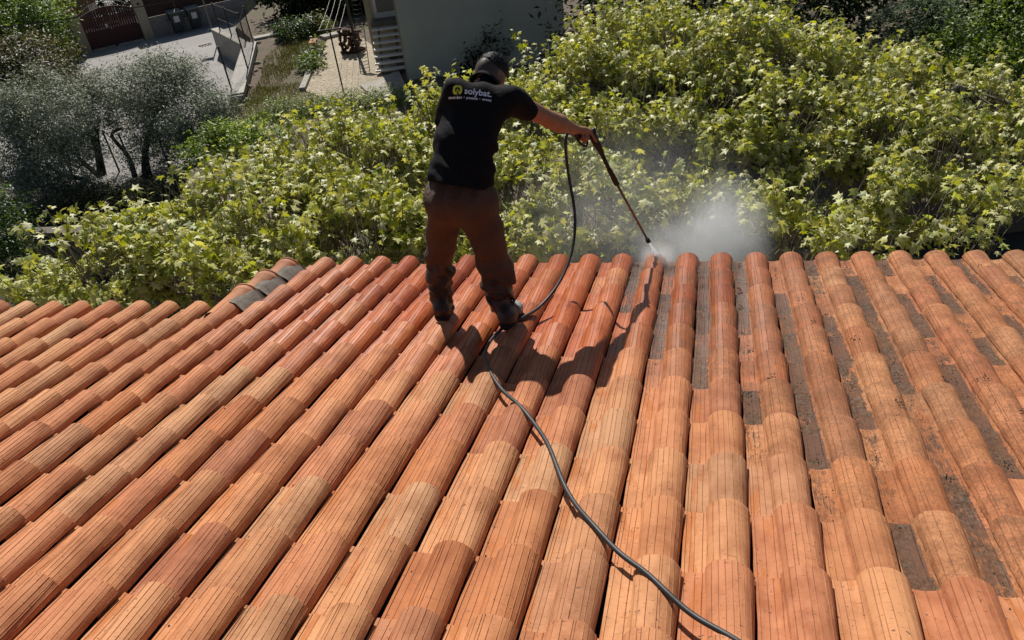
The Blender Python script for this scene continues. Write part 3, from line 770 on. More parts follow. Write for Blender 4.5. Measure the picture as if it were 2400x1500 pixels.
bush('boxwood_hedge', 'long low leafy hedge along the near side of the garden', 'hedge', tuple(gz(760, 290, GZ)),
     [(*PY(x, 268 - (x - 620) * 0.09, 25.4), 0.7, 0.7, 0.5) for x in range(635, 960, 28)],
     18000, 0.075, [(0.24, 0.28, 0.07), (0.16, 0.20, 0.05), (0.32, 0.34, 0.12), (0.08, 0.11, 0.03)], [4, 4, 2, 2], 'hedge_leaf', (), 12, spread=0.11, up=0.7)
bush('ivy_bush', 'round dark ivy bush beside the gravel patio', 'bush', tuple(gz(690, 92, GZ)),
     [(*PY(683, 72, 36.6), 0.85, 0.8, 0.45), (*PY(725, 60, 37.2), 0.6, 0.6, 0.4)],
     2600, 0.15, [(0.04, 0.07, 0.025), (0.07, 0.11, 0.04), (0.16, 0.18, 0.05)], [4, 3, 1], 'hedge_leaf', (), 10, spread=0.12)
bush('flower_clump', 'loose yellow green flower clump at the patio corner above the ivy', 'plant', tuple(gz(745, 75, GZ)),
     [(*PY(745, 60, 37.4), 0.55, 0.5, 0.5), (*PY(762, 66, 36.8), 0.3, 0.3, 0.3)],
     1100, 0.13, [(0.22, 0.24, 0.05), (0.13, 0.17, 0.04), (0.35, 0.12, 0.05)], [4, 3, 0.6], 'hedge_leaf', (), 8, spread=0.14)
bush('border_plant', 'leafy pale green plant on the soil beside the gravel edge', 'plant', tuple(gz(726, 158, GZ)),
     [(*gz(724, 150, GZ + 0.25), 0.5, 0.7, 0.3), (*gz(735, 118, GZ + 0.25), 0.35, 0.6, 0.3)],
     900, 0.17, [(0.16, 0.20, 0.07), (0.10, 0.14, 0.04), (0.24, 0.27, 0.12)], [3, 3, 1], 'hedge_leaf', (), 9, spread=0.12)
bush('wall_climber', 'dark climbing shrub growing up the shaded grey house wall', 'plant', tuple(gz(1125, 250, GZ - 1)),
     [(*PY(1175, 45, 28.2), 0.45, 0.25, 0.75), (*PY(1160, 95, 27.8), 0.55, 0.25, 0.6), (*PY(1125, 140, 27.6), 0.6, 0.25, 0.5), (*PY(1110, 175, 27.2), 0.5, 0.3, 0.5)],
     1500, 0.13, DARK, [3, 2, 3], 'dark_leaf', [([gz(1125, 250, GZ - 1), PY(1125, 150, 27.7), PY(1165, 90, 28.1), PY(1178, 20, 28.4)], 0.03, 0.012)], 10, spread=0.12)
# dark trees beyond, and the shrubs at the right
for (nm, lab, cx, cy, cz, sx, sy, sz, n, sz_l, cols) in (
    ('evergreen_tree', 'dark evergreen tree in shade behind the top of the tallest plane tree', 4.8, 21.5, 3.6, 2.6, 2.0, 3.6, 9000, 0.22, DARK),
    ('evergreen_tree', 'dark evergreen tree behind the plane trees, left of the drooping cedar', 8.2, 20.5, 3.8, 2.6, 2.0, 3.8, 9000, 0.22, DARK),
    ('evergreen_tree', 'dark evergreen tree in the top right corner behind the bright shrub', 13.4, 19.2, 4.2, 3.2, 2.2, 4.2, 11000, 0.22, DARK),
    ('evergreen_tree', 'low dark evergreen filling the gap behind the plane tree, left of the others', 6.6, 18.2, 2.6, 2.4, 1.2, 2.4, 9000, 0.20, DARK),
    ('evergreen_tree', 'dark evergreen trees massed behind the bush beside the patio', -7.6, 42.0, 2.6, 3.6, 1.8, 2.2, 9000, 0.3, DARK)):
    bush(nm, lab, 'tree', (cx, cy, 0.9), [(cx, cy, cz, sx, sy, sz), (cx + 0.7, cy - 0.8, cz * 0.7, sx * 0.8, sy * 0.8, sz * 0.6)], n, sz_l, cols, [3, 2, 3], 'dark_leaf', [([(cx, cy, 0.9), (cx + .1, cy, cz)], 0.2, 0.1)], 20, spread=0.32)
bush('bright_shrub', 'bright green glossy shrub at the right edge under dark evergreens', 'bush', (11.3, 16.0, 0.9),
     [(*PY(2330, 100, 16.4), 1.3, 1.1, 0.9), (*PY(2290, 190, 15.6), 1.1, 1.0, 0.9), (*PY(2400, 170, 15.8), 1.2, 1.0, 1.1), (*PY(2220, 130, 16.2), 0.8, 0.8, 0.5), (*PY(2340, 260, 15.2), 1.1, 0.9, 0.8)],
     16000, 0.10, [(0.19, 0.26, 0.04), (0.29, 0.36, 0.06), (0.09, 0.13, 0.025)], [4, 2, 4], 'hedge_leaf', [([(11.3, 16.0, 0.9), (11.4, 16.1, 4.0)], 0.12, 0.05)], 14, spread=0.11)
bush('garden_shrub', 'grey green shrub half hidden behind the tallest plane tree and the house corner', 'bush', (4.6, 16.5, 0.9),
     [(*PY(1490, 70, 16.5), 0.8, 0.7, 0.5), (*PY(1450, 100, 16.3), 0.7, 0.6, 0.6)],
     2200, 0.10, [(0.07, 0.09, 0.05), (0.04, 0.055, 0.03)], [2, 3], 'dark_leaf', (), 12, spread=0.12)
bush('leafy_shrub', 'green shrub at the left edge in front of the low concrete wall', 'bush', tuple(gz(10, 620, 0.2)),
     [(*PY(-5, 520, 17.0), 0.75, 0.8, 0.9), (*PY(15, 590, 16.2), 0.5, 0.7, 0.7), (*PY(-30, 600, 16.2), 0.9, 0.7, 0.9)],
     5000, 0.11, [(0.07, 0.12, 0.03), (0.12, 0.18, 0.04), (0.04, 0.06, 0.02)], [4, 2, 3], 'hedge_leaf', (), 12, spread=0.13)
# drooping cedar
ced = thing('cedar_tree', tuple(PY(2230, 0, 17.6) * (1, 1, 0) + (0, 0, 0.9)), 'blue green cedar with drooping fans of needles at the top right', 'tree')
cb = np.array(ced.location); top = PY(2200, 25, 17.4)
VV, FF, CC, n0 = [], [], [], 0
mb = MB(); mb.tube(catmull([cb, (cb + top) / 2, top + (0, 0.3, -0.1)], 5), np.linspace(0.2, 0.08, 11), 8)
mb.build('trunk', MAT['bark_dark'], ced, True)
for bnum in range(34):
    a = rng.uniform(0, 2 * math.pi); ln = rng.uniform(0.9, 2.0)
    dirn = np.array((math.cos(a), math.sin(a), 0)); s0 = top + (0, 0.3, rng.uniform(-0.8, 0.25))
    q = np.linspace(0, 1, 12)[:, None]
    c = s0 + dirn * ln * q + np.array((0, 0, 1)) * (0.15 * q - 0.75 * q * q) * ln * 0.7
    side = np.cross(dirn, (0, 0, 1))
    n = 260; f_ = rng.random(n); P = np.array([np.interp(f_, q[:, 0], c[:, k_]) for k_ in range(3)]).T
    P = P + side * (rng.normal(0, 0.22, n) * (0.3 + 0.7 * np.sin(f_ * 2.6)))[:, None] + (0, 0, 1) * rng.normal(0, 0.035, n)[:, None]
    R = frames(np.array((0, 0, 1.0)) + rng.normal(0, 0.35, (n, 3)), dirn + side * rng.normal(0, 0.6, n)[:, None] + (0, 0, -0.3))
    v, f, cc_ = scatter(NARROW_V, SIMPLE_F, P - cb, R, rng.uniform(0.07, 0.15, n), tints(n, [(0.20, 0.25, 0.15), (0.13, 0.17, 0.10)], [2, 2]))
    VV.append(v); FF.append(f + n0); CC.append(cc_); n0 += len(v)
tag(put('crown', new_mesh('crown', np.concatenate(VV), np.concatenate(FF), False, MAT['dark_leaf'], np.concatenate(CC)), ced), kind='stuff')
# grass on the soil, and under the trees
def grass(name, polys, n, hgt, cols, wts, z):
    P = []
    for (cx, cy, rx, ry, w) in polys:
        m_ = int(n * w); a = rng.uniform(0, 6.28, m_); r = np.sqrt(rng.random(m_)) * (1 + 0.25 * np.sin(3 * a))
        P.append(np.stack([cx + rx * r * np.cos(a), cy + ry * r * np.sin(a), np.full(m_, z)], 1))
    P = np.concatenate(P); n = len(P)
    R = frames(rng.normal(0, 1, (n, 3)) * (1, 1, 0.2), np.array((0, 0, 1.0)) + rng.normal(0, 0.45, (n, 3)))
    v, f, c = scatter(NARROW_V, SIMPLE_F, P, R, hgt * rng.uniform(0.5, 1.3, n), tints(n, cols, wts, 0.2))
    tag(put(name, new_mesh(name, v, f, False, MAT['grass'], c)), kind='stuff')
g1, g2, g3 = gz(665, 150, GZ), gz(620, 235, GZ), gz(690, 120, GZ)
grass('rough_grass', [(g1[0], g1[1], 0.9, 4.2, 0.45), (g2[0], g2[1], 1.2, 2.0, 0.35), (g3[0], g3[1], 0.6, 3.0, 0.2)], 7000, 0.11,
      [(0.105, 0.098, 0.05), (0.14, 0.12, 0.075), (0.075, 0.078, 0.035)], [3, 3, 2], GZ)
# ------------------------------------------------------------------ walls, gate, bins along the lane
def lane_pt(x, y, z=0.0): return gz(x, y, z)
gA, gB = lane_pt(217, 121), lane_pt(338, 93)
gd = nrm((gB - gA) * (1, 1, 0)); gn = np.array((gd[1], -gd[0], 0.0))      # along the gate, towards the lane
UPV = np.array((0, 0, 1.0)); AXG = np.array([gd, gn, UPV])
gw = np.linalg.norm(gB - gA)
def pillar(pos, hgt, label):
    t = thing('gate_pillar', tuple(pos), label, 'pillar', 'pillars of the lane gate')
    mb = MB(); mb.box(pos + UPV * (hgt / 2 - 0.03), (0.52, 0.52, hgt + 0.06), AXG); mb.build('shaft', MAT['cream_render'], t)
    for k in (-1, 1):
        mb = MB(); ys = np.linspace(0, 1, 9)
        v = []; n = 9
        for e in (-0.31, 0.31):
            for q in range(n):
                a = math.pi * q / (n - 1)
                for rr in (0.125, 0.10): v.append(pos + UPV * (hgt + 0.002 + rr * math.sin(a)) + gd * (k * 0.13 + rr * math.cos(a)) + gn * e)
        f = []
        for q in range(n - 1):
            f += [(2 * q, 2 * q + 2, 2 * n + 2 * q + 2, 2 * n + 2 * q), (2 * q + 1, 2 * n + 2 * q + 1, 2 * n + 2 * q + 3, 2 * q + 3), (2 * q, 2 * q + 1, 2 * q + 3, 2 * q + 2), (2 * n + 2 * q, 2 * n + 2 * q + 2, 2 * n + 2 * q + 3, 2 * n + 2 * q + 1)]
        mb.add(v, f); mb.build('coping_tile', MAT['terracotta'], t, True)
    return t
pillar(gA - gd * 0.30, 2.15, 'cream pillar capped with curved tiles at the left end of the gate')
pr = pillar(gB + gd * 0.30, 2.15, 'cream pillar capped with curved tiles between the gate and the bins')
mb = MB(); mb.box(gB + gd * 0.30 + gn * 0.265 + UPV * 1.9, (0.16, 0.012, 0.12), AXG); mb.build('number_plate', MAT['dark_metal'], pr)
gt = thing('metal_gate', tuple((gA + gB) / 2), 'dark red arched metal gate between two cream pillars', 'gate')
gback = -gn * 0.12
nb = 22
for k in range(nb):
    x = (k + 0.5) / nb; off = (x - 0.5) * 2
    top_ = 1.75 + 0.33 * (1 - off * off)
    mb = MB(); mb.box(gA + gd * gw * x + gback + UPV * ((0.95 + top_) / 2), (gw / nb * 0.86, 0.05, top_ - 0.95), AXG)
    mb.build('board', MAT['gate'], gt)
for k in (0, 1):
    mb = MB(); mb.box(gA + gd * gw * (0.25 + 0.5 * k) + gback + UPV * 0.50, (gw * 0.492, 0.06, 0.84), AXG); mb.build('lower_panel', MAT['gate'], gt)
    mb = MB(); mb.box(gA + gd * gw * (0.25 + 0.5 * k) + gback + UPV * 0.938, (gw * 0.49, 0.09, 0.05), AXG); mb.build('rail', MAT['gate'], gt)
arc = [gA + gd * gw * x + gback + UPV * (2.02 + 0.45 * (1 - (2 * x - 1) ** 2) - 0.12) for x in np.linspace(0, 1, 17)]
mb = MB(); mb.tube(arc, 0.022, 6); mb.build('arch_rail', MAT['grey_metal'], gt, True)
mb = MB(); mb.box(gA + gd * gw * 0.42 + gback + gn * 0.04 + UPV * 1.12, (0.11, 0.03, 0.17), AXG); mb.build('lock_plate', MAT['white_paint'], gt)
for (x0_, x1_) in ((0.02, 0.44), (0.50, 0.99)):
    mb = MB(); mb.box(gA + gd * gw * (x0_ + x1_) / 2 + gn * 0.10 + UPV * 0.05, (gw * (x1_ - x0_), 0.14, 0.10), AXG)
    tag(mb.build('threshold_kerb', MAT['concrete']), kind='structure')
# walls either side of the gate
wl = thing('boundary_wall', tuple(gA - gd * 3.0), 'low rubble wall left of the gate, mostly behind bushes', 'wall')
mb = MB(); mb.box(gA - gd * 4.2 + UPV * 0.55 - gn * 0.05, (7.2, 0.3, 1.2), AXG); mb.build('wall_body', MAT['rubble'], wl)
mb = MB(); mb.box(gA - gd * 4.2 + UPV * 1.22 - gn * 0.05, (7.2, 0.38, 0.12), AXG); mb.build('coping', MAT['concrete'], wl)
wr = thing('boundary_wall', tuple(gB + gd * 3.0), 'low rubble wall behind the two bins, with a brown fence on it', 'wall')
LW = 6.6
mb = MB(); mb.box(gB + gd * (0.58 + LW / 2) + UPV * 0.5 - gn * 0.05, (LW, 0.3, 1.1), AXG); mb.build('wall_body', MAT['rubble'], wr)
bf_ = thing('board_fence', tuple(gB + gd * 3.0 + UPV * 1.05), 'dark brown board fence on top of the wall behind the bins', 'fence')
for k in range(4):
    mb = MB(); mb.box(gB + gd * (0.58 + LW / 4 * (k + 0.5)) + UPV * 1.72 - gn * 0.05, (LW / 4 - 0.03, 0.06, 1.3), AXG); mb.build('panel', MAT['brown_fence'], bf_)
# yard behind the gate: timber fence and pale chairs
tf = thing('timber_fence', tuple(gA - gn * 3.2 + gd * 0.4), 'pale timber board fence standing behind the left part of the gate', 'fence')
for k in range(9):
    mb = MB(); mb.box(gA - gn * 3.2 + gd * (-0.3 + 0.22 * k) + UPV * 1.2, (0.205, 0.04, 2.4), AXG); mb.build('board', MAT['timber'], tf)
for k, lab in enumerate(('white garden chair seen above the middle of the gate', 'white garden chair seen above the right part of the gate')):
    p0 = gA + gd * gw * (0.42 + 0.30 * k) - gn * 2.0 + UPV * 0.9
    ch = thing('garden_chair', tuple(p0), lab, 'chair', 'white chairs in the yard behind the gate')
    mb = MB(); mb.box(p0 + UPV * 0.45, (0.5, 0.5, 0.05), AXG); mb.build('seat', MAT['white_paint'], ch)
    for q in range(5):
        mb = MB(); mb.box(p0 + UPV * 0.78 - gn * 0.24 + gd * (q - 2) * 0.1, (0.06, 0.03, 0.62), AXG); mb.build('slat', MAT['white_paint'], ch)
    for sx in (-.21, .21):
        for sy in (-.21, .21):
            mb = MB(); mb.box(p0 + gd * sx + gn * sy + UPV * 0.215, (0.05, 0.05, 0.43), AXG); mb.build('leg', MAT['white_paint'], ch)
mb = MB(); mb.box(gA + gd * 2.0 - gn * 2.6 + UPV * 0.43, (9, 5, 0.9), AXG); tag(mb.build('yard_terrace', MAT['dark_soil']), kind='structure')
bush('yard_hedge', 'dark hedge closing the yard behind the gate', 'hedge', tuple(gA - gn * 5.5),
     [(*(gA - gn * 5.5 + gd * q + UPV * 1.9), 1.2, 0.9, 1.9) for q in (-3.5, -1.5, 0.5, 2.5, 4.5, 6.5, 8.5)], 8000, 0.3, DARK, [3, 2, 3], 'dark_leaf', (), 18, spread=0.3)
# wheeled bins in a tubular rack
def wheelie_bin(pos, label, first):
    t = thing('wheelie_bin', tuple(pos), label, 'bin', 'wheeled bins against the lane wall')
    v = []
    for (z, a, b_) in ((0.08, 0.25, 0.26), (1.12, 0.33, 0.37)):
        for sx, sy in ((-1, -1), (1, -1), (1, 1), (-1, 1)): v.append(pos + gd * a * sx + gn * b_ * sy + UPV * z)
    mb = MB(); mb.add(v, [(3, 2, 1, 0), (4, 5, 6, 7), (0, 1, 5, 4), (1, 2, 6, 5), (2, 3, 7, 6), (3, 0, 4, 7)]); mb.build('bin_body', MAT['bin'], t)
    v = []
    for q in range(7):
        a = -0.42 + 0.84 * q / 6; z = 1.17 + 0.10 * math.cos((q - 3) / 3 * 1.5)
        for sx in (-0.36, 0.36): v.append(pos + gd * sx + gn * a + UPV * z)
        for sx in (-0.36, 0.36): v.append(pos + gd * sx + gn * a + UPV * 1.125)
    f = []
    for q in range(6): f += [(4 * q, 4 * q + 1, 4 * q + 5, 4 * q + 4), (4 * q + 2, 4 * q + 6, 4 * q + 7, 4 * q + 3), (4 * q, 4 * q + 4, 4 * q + 6, 4 * q + 2), (4 * q + 1, 4 * q + 3, 4 * q + 7, 4 * q + 5)]
    f += [(0, 2, 3, 1), (24, 25, 27, 26)]
    mb = MB(); mb.add(v, f); mb.build('lid', MAT['bin_lid'], t)
    mb = MB(); mb.box(pos + gn * 0.345 + UPV * 0.78, (0.30, 0.012, 0.34), AXG); mb.build('notice', MAT['paper'], t)
    for sx in (-0.24, 0.24):
        mb = MB(); mb.tube([pos + gd * (sx - .03) - gn * 0.27 + UPV * 0.1, pos + gd * (sx + .03) - gn * 0.27 + UPV * 0.1], 0.1, 10); mb.build('wheel', MAT['black_plastic'], t)
    return t
b1 = lane_pt(421, 76); b2 = b1 + gd * 1.02
wheelie_bin(b1, 'dark wheeled bin with grey lid, nearer the gate pillar', True)
wheelie_bin(b2, 'dark wheeled bin with grey lid, farther from the gate pillar', False)
for k, (b_, lab) in enumerate(((b1, 'tubular rack around the bin nearer the gate pillar'), (b2, 'tubular rack around the bin farther from the gate pillar'))):
    rk = thing('bin_rack', tuple(b_), lab, 'rack', 'tubular racks round the bins')
    for sx in (-0.44, 0.44):
        for sy in (-0.4, 0.52):
            mb = MB(); mb.tube([b_ + gd * sx + gn * sy - UPV * 0.02, b_ + gd * sx + gn * sy + UPV * 0.78], 0.022, 6); mb.build('upright', MAT['grey_metal'], rk)
        mb = MB(); mb.tube([b_ + gd * sx + gn * -0.4 + UPV * 0.78, b_ + gd * sx + gn * 0.52 + UPV * 0.78], 0.022, 6); mb.build('side_rail', MAT['grey_metal'], rk)
    mb = MB(); mb.tube([b_ - gd * 0.44 + gn * 0.52 + UPV * 0.06, b_ + gd * 0.44 + gn * 0.52 + UPV * 0.06], 0.022, 6); mb.build('front_rail', MAT['grey_metal'], rk)
# tall post with a sign
pp = lane_pt(509, 107)
sp = thing('sign_post', tuple(pp), 'tall thin pole carrying a square sign at the end of the retaining wall', 'sign')
mb = MB(); mb.tube([pp - UPV * 0.05, pp + UPV * 3.2], 0.035, 8); mb.build('pole', MAT['grey_metal'], sp)
mb = MB(); mb.box(pp + UPV * 2.75 - np.array((0.28, 0.05, 0)), (0.55, 0.03, 0.6), np.array([nrm((1, 0.35, 0)), nrm((-0.35, 1, 0)), UPV])); mb.build('sign_panel', MAT['grey_metal'], sp)
# drain
dg = thing('drain_grate', tuple(lane_pt(474, 107)), 'pale slotted drain kerb let into the lane surface near the pole', 'drain')
d0, d1 = lane_pt(466, 109), lane_pt(495, 102); dd_ = nrm(d1 - d0)
mb = MB(); mb.box((d0 + d1) / 2 + UPV * 0.03, (np.linalg.norm(d1 - d0), 0.12, 0.06), np.array([dd_, np.cross(UPV, dd_), UPV])); mb.build('edge_bar', MAT['concrete'], dg)
for k in range(4):
    mb = MB(); mb.box(d0 + (d1 - d0) * (0.15 + 0.23 * k) - np.cross(UPV, dd_) * 0.2 + UPV * 0.02, (0.07, 0.28, 0.03), np.array([dd_, np.cross(UPV, dd_), UPV])); mb.build('bar', MAT['concrete'], dg)
# retaining walls of the garden
def wall_run(name, label, pts, w, z0, z1, mat, cop=None):
    t = thing(name, (float(pts[0][0]), float(pts[0][1]), 0.0), label, 'wall')
    for a, b_ in zip(pts[:-1], pts[1:]):
        a = np.array((*a[:2], 0)); b_ = np.array((*b_[:2], 0)); d = nrm(b_ - a); ax = np.array([d, np.cross(UPV, d), UPV]); L = np.linalg.norm(b_ - a)
        mb = MB(); mb.box((a + b_) / 2 + UPV * (z0 + z1) / 2, (L + w * 0.49, w, z1 - z0), ax); mb.build('wall_body', MAT[mat], t)
        if cop:
            n = max(1, int(L / 1.3))
            for k in range(n):
                mb = MB(); mb.box(a + d * L * (k + 0.5) / n + UPV * (z1 + 0.03) , (L / n - 0.02, w + 0.06, 0.06 + 0.006 * (k % 2)), ax); mb.build('coping_slab', MAT[cop], t)
    return t
wall_run('retaining_wall', 'pale retaining wall running back along the lane towards the pole', [gz(578, 104, 1.25), gz(503, 66, 1.25)], 0.35, -0.02, 1.2, 'concrete', 'concrete')
wall_run('garden_wall', 'flat topped concrete wall dividing the lane from the bare soil', [gz(551, 220, 1.3), gz(585, 100, 1.3)], 0.55, -0.02, 1.25, 'concrete', 'wood_grey')
gw0, gw1 = gz(45, 537, 1.25), gz(420, 524, 1.25)
wall_run('low_wall', 'low grey concrete wall beyond the left plane tree', [gw0, gw1], 0.35, -0.04, 1.2, 'mortar')
# chain link fences
def mesh_fence(label, pts, hgt, zb, step=0.19, posts=None, lean=(0, 0, 0)):
    t = thing('wire_fence', (float(pts[0][0]), float(pts[0][1]), zb), label, 'fence')
    lean = np.array(lean, float); mbw = MB()
    for p in (posts or pts):
        p = np.array((*p[:2], zb)); mb = MB(); mb.tube([p - UPV * 0.1, p + (UPV + lean) * hgt * 1.04], 0.032, 6); mb.build('post', MAT['dark_metal'], t)
    for a, b_ in zip(pts[:-1], pts[1:]):
        a = np.array((*a[:2], zb)); b_ = np.array((*b_[:2], zb)); L = np.linalg.norm(b_ - a); d = (b_ - a) / L
        nn = int((L + hgt) / step)
        for k in range(nn):
            for sgn in (0, 1):
                s0 = k * step - hgt; lo = max(s0, 0); hi = min(s0 + hgt, L)
                if hi - lo < 0.05: continue
                z0 = (lo - s0); z1 = (hi - s0)
                if sgn: z0, z1 = hgt - z0, hgt - z1
                mbw.tube([a + d * lo + (UPV + lean) * z0, a + d * hi + (UPV + lean) * z1], 0.0028, 3, False)
        for z in (0.03, hgt * 0.5, hgt):
            mbw.tube([a + (UPV + lean) * z, b_ + (UPV + lean) * z], 0.005, 3, False)
    tag(mbw.build('wire_mesh', MAT['dark_metal'], t), kind='stuff')
    return t
mesh_fence('sagging wire fence with dark posts beside the flat topped wall', [gz(543, 211, 1.3), gz(581, 162, 1.3), gz(594, 101, 1.3)], 1.55, 1.26)
mesh_fence('wire fence with dark posts along the pale retaining wall', [gz(516, 72, 1.25), gz(543, 84, 1.25), gz(577, 100, 1.25)], 1.3, 1.2)
mesh_fence('wire fence between the two olive trees at the end of the lane', [gz(180, 432, 0.0), gz(280, 402, 0.0), gz(317, 409, 0.0), gz(400, 400, 0.0)], 1.35, 0.0)
# stones on the bare soil
STONE_L = {5: 'long pale stone on the soil, farther of the two flat ones nearest the roof', 6: 'long pale stone on the soil, nearest of all the loose stones to the roof', 8: 'pale stone on the soil farthest back, near the end of the wire fence', 4: 'broad pale stone on the soil midway along the concrete wall'}
sm = []
for k in range(4):
    r_ = random.Random(k + 40); v = []; n = 6
    for (z, s_) in ((0.0, 1.0), (0.35, 0.95), (0.6, 0.55)):
        for q in range(n): v.append((s_ * math.cos(q / n * 6.283 + z) * r_.uniform(.75, 1.15), s_ * 0.65 * math.sin(q / n * 6.283 + z) * r_.uniform(.75, 1.15), z))
    f = [tuple(range(n - 1, -1, -1)), tuple(range(2 * n, 3 * n))] + [(j * n + q, j * n + (q + 1) % n, (j + 1) * n + (q + 1) % n, (j + 1) * n + q) for j in range(2) for q in range(n)]
    sm.append(new_mesh('stone', v, f, False, MAT['stone']))
for k, (x, y, s_) in enumerate([(604, 150, .16), (600, 167, .14), (592, 172, .09), (583, 193, .1), (584, 206, .18), (571, 238, .22), (567, 254, .22), (610, 160, .1), (606, 102, .16), (596, 176, .08)]):
    p = gz(x, y, GZ); o = put('stone', sm[k % 4], None, tuple(p)); o.scale = (s_,) * 3; o.rotation_euler = (0, 0, k * 1.3)
    tag(o, ('pale loose stone lying on the bare soil beside the concrete wall' if k not in STONE_L else STONE_L[k]), 'stone', 'stones scattered on the bare soil')

# ------------------------------------------------------------------ neighbour's house, stair, patio things
DF = np.array((0.9993, 0.0367, 0.0)); DS = np.array((-0.0367, 0.9993, 0.0)); AXH = np.array([DF, DS, UPV])
C0 = gz(958, 188, GZ)
Lw = next(L for L in np.arange(3, 16, 0.02) if proj(C0 + DF * L + UPV * 2.2)[0] > 1319)
nh = thing('neighbour_house', tuple(C0), 'grey rendered house with a cream side wall behind the man', 'house')
mb = MB(); mb.box(C0 + DF * Lw / 2 + DS * 0.12 + UPV * 3.2, (Lw, 0.24, 8.4), AXH); mb.build('front_wall', MAT['render'], nh)
mb = MB(); mb.box(C0 + DF * 0.12 + DS * (0.242 + 2.2) + UPV * 3.2, (0.236, 4.4, 8.4), AXH); mb.build('side_wall', MAT['cream_render'], nh)
mb = MB(); mb.box(C0 + DF * (Lw - 0.12) + DS * (0.242 + 3.5) + UPV * 3.2, (0.236, 7.0, 8.4), AXH); mb.build('end_wall', MAT['render'], nh)
mb = MB(); mb.box(C0 + DF * Lw / 2 + DS * 3.6 + UPV * 7.52, (Lw + 0.8, 8.6, 0.22), AXH); mb.build('roof', MAT['terracotta'], nh)
for q in (-0.05, -0.16):
    mb = MB(); mb.tube([C0 + DF * -0.03 + DS * (0.5 + q * 3) + UPV * -0.2, C0 + DF * -0.03 + DS * (0.5 + q * 3) + UPV * 7], 0.022 if q < -0.1 else 0.03, 8); mb.build('downpipe', MAT['cream_render'], nh)
# rear wing with a glazed door at the head of the stair
yD = 3.75
wz = GZ + 1.5
mb = MB(); mb.box(C0 + DF * -0.72 + DS * (yD + 0.15) + UPV * 3.2, (1.44, 0.3, 8.4), AXH); mb.build('wing_wall', MAT['cream_render'], nh)
mb = MB(); mb.box(C0 + DF * -0.62 + DS * (yD - 0.03) + UPV * 2.55, (0.95, 0.05, 2.1), AXH); fr = mb.build('door', MAT['white_paint'], nh)
mb = MB(); mb.box(C0 + DF * -0.62 + DS * (yD - 0.06) + UPV * 2.62, (0.72, 0.02, 1.8), AXH); g_ = mb.build('door_glass', MAT['glass'], nh)
st = thing('outdoor_stair', tuple(C0 + DF * -0.95), 'open outdoor stair of pale treads rising along the side of the house', 'stair')
sw = 1.12; sx0 = -0.66
S0 = gz(892, 176, GZ) ; rise, run = 0.185, 0.27
sdist = (S0 - C0) @ DS
for k in range(7):
    mb = MB(); mb.box(C0 + DF * sx0 + DS * (sdist + run * k) + UPV * (rise * (k + 1)), (sw, 0.30, 0.06), AXH); mb.build('tread', MAT['white_paint'], st)
ln_d = yD - (sdist + run * 6.5) - 0.05
mb = MB(); mb.box(C0 + DF * (sx0 + 0.02) + DS * (sdist + run * 6.5 + ln_d / 2) + UPV * (rise * 8 - 0.05), (sw + 0.1, ln_d, 0.16), AXH); mb.build('landing', MAT['mortar'], st)
for e in (-0.32, 0.32):
    a = C0 + DF * (sx0 + e) + DS * (sdist - 0.05) + UPV * 0.05; b_ = C0 + DF * (sx0 + e) + DS * (sdist + run * 6.4) + UPV * (rise * 7.2)
    d = nrm(b_ - a); mb = MB(); mb.box((a + b_) / 2 - UPV * 0.05, (np.linalg.norm(b_ - a), 0.07, 0.14), np.array([d, DF, np.cross(d, DF)])); mb.build('stringer', MAT['grey_metal'], st)
mb = MB(); mb.tube([C0 + DF * (sx0 - 0.5) + DS * (sdist + run * 6.6) + UPV * (rise * 8), C0 + DF * (sx0 - 0.5) + DS * (sdist + run * 6.6 ) + UPV * (rise * 8 + 0.9), C0 + DF * (sx0 - 0.5) + DS * (yD - 0.1) + UPV * (rise * 8 + 0.9)], 0.02, 6); mb.build('handrail', MAT['grey_metal'], st)
# trellis post and wire beside the stair
tp = gz(846, 176, GZ)
tr = thing('wire_trellis', tuple(tp), 'black post with a rolled wire trellis beside the stair', 'trellis')
mb = MB(); mb.tube([gz(838, 126, GZ) , gz(838, 126, GZ) + UPV * 3.4], 0.06, 8); mb.build('post', MAT['dark_metal'], tr)
for q in (0.0, 0.35):
    mb = MB(); mb.tube([tp + DF * q - UPV * 0.05, tp + DF * q + DS * 0.9 + UPV * 1.1, tp + DF * q + DS * 2.2 + UPV * 2.6], 0.016, 6); mb.build('wire_stay', MAT['dark_metal'], tr)
for k in range(22):
    f_ = k / 21; c_ = tp + DS * (0.9 * min(f_ * 2, 1) + 1.3 * max(f_ * 2 - 1, 0)) + UPV * (1.1 * min(f_ * 2, 1) + 1.5 * max(f_ * 2 - 1, 0))
    mb = MB(); mb.tube([c_, c_ + DF * 0.175 - UPV * 0.03, c_ + DF * 0.35], 0.009, 4); mb.build('wire', MAT['dark_metal'], tr)
# clothes line posts
cl = gz(803, 206, GZ)
ct = thing('clothes_post', tuple(cl), 'thin dark T shaped clothes post standing on the gravel', 'post')
mb = MB(); mb.tube([cl - UPV * 0.05, cl + UPV * 2.05], 0.028, 7); mb.build('pole', MAT['dark_metal'], ct)
mb = MB(); mb.tube([cl + UPV * 2.05 - DF * 0.42, cl + UPV * 2.05 + DF * 0.42], 0.025, 7); mb.build('crossbar', MAT['dark_metal'], ct)
cl2 = cl + DS * 13.0 - DF * 0.6
ct2 = thing('clothes_post', tuple(cl2), 'far T shaped clothes post past the gravel, holding the other line ends', 'post')
mb = MB(); mb.tube([cl2 - UPV * 0.05, cl2 + UPV * 2.05], 0.028, 7); mb.build('pole', MAT['dark_metal'], ct2)
mb = MB(); mb.tube([cl2 + UPV * 2.05 - DF * 0.42, cl2 + UPV * 2.05 + DF * 0.42], 0.025, 7); mb.build('crossbar', MAT['dark_metal'], ct2)
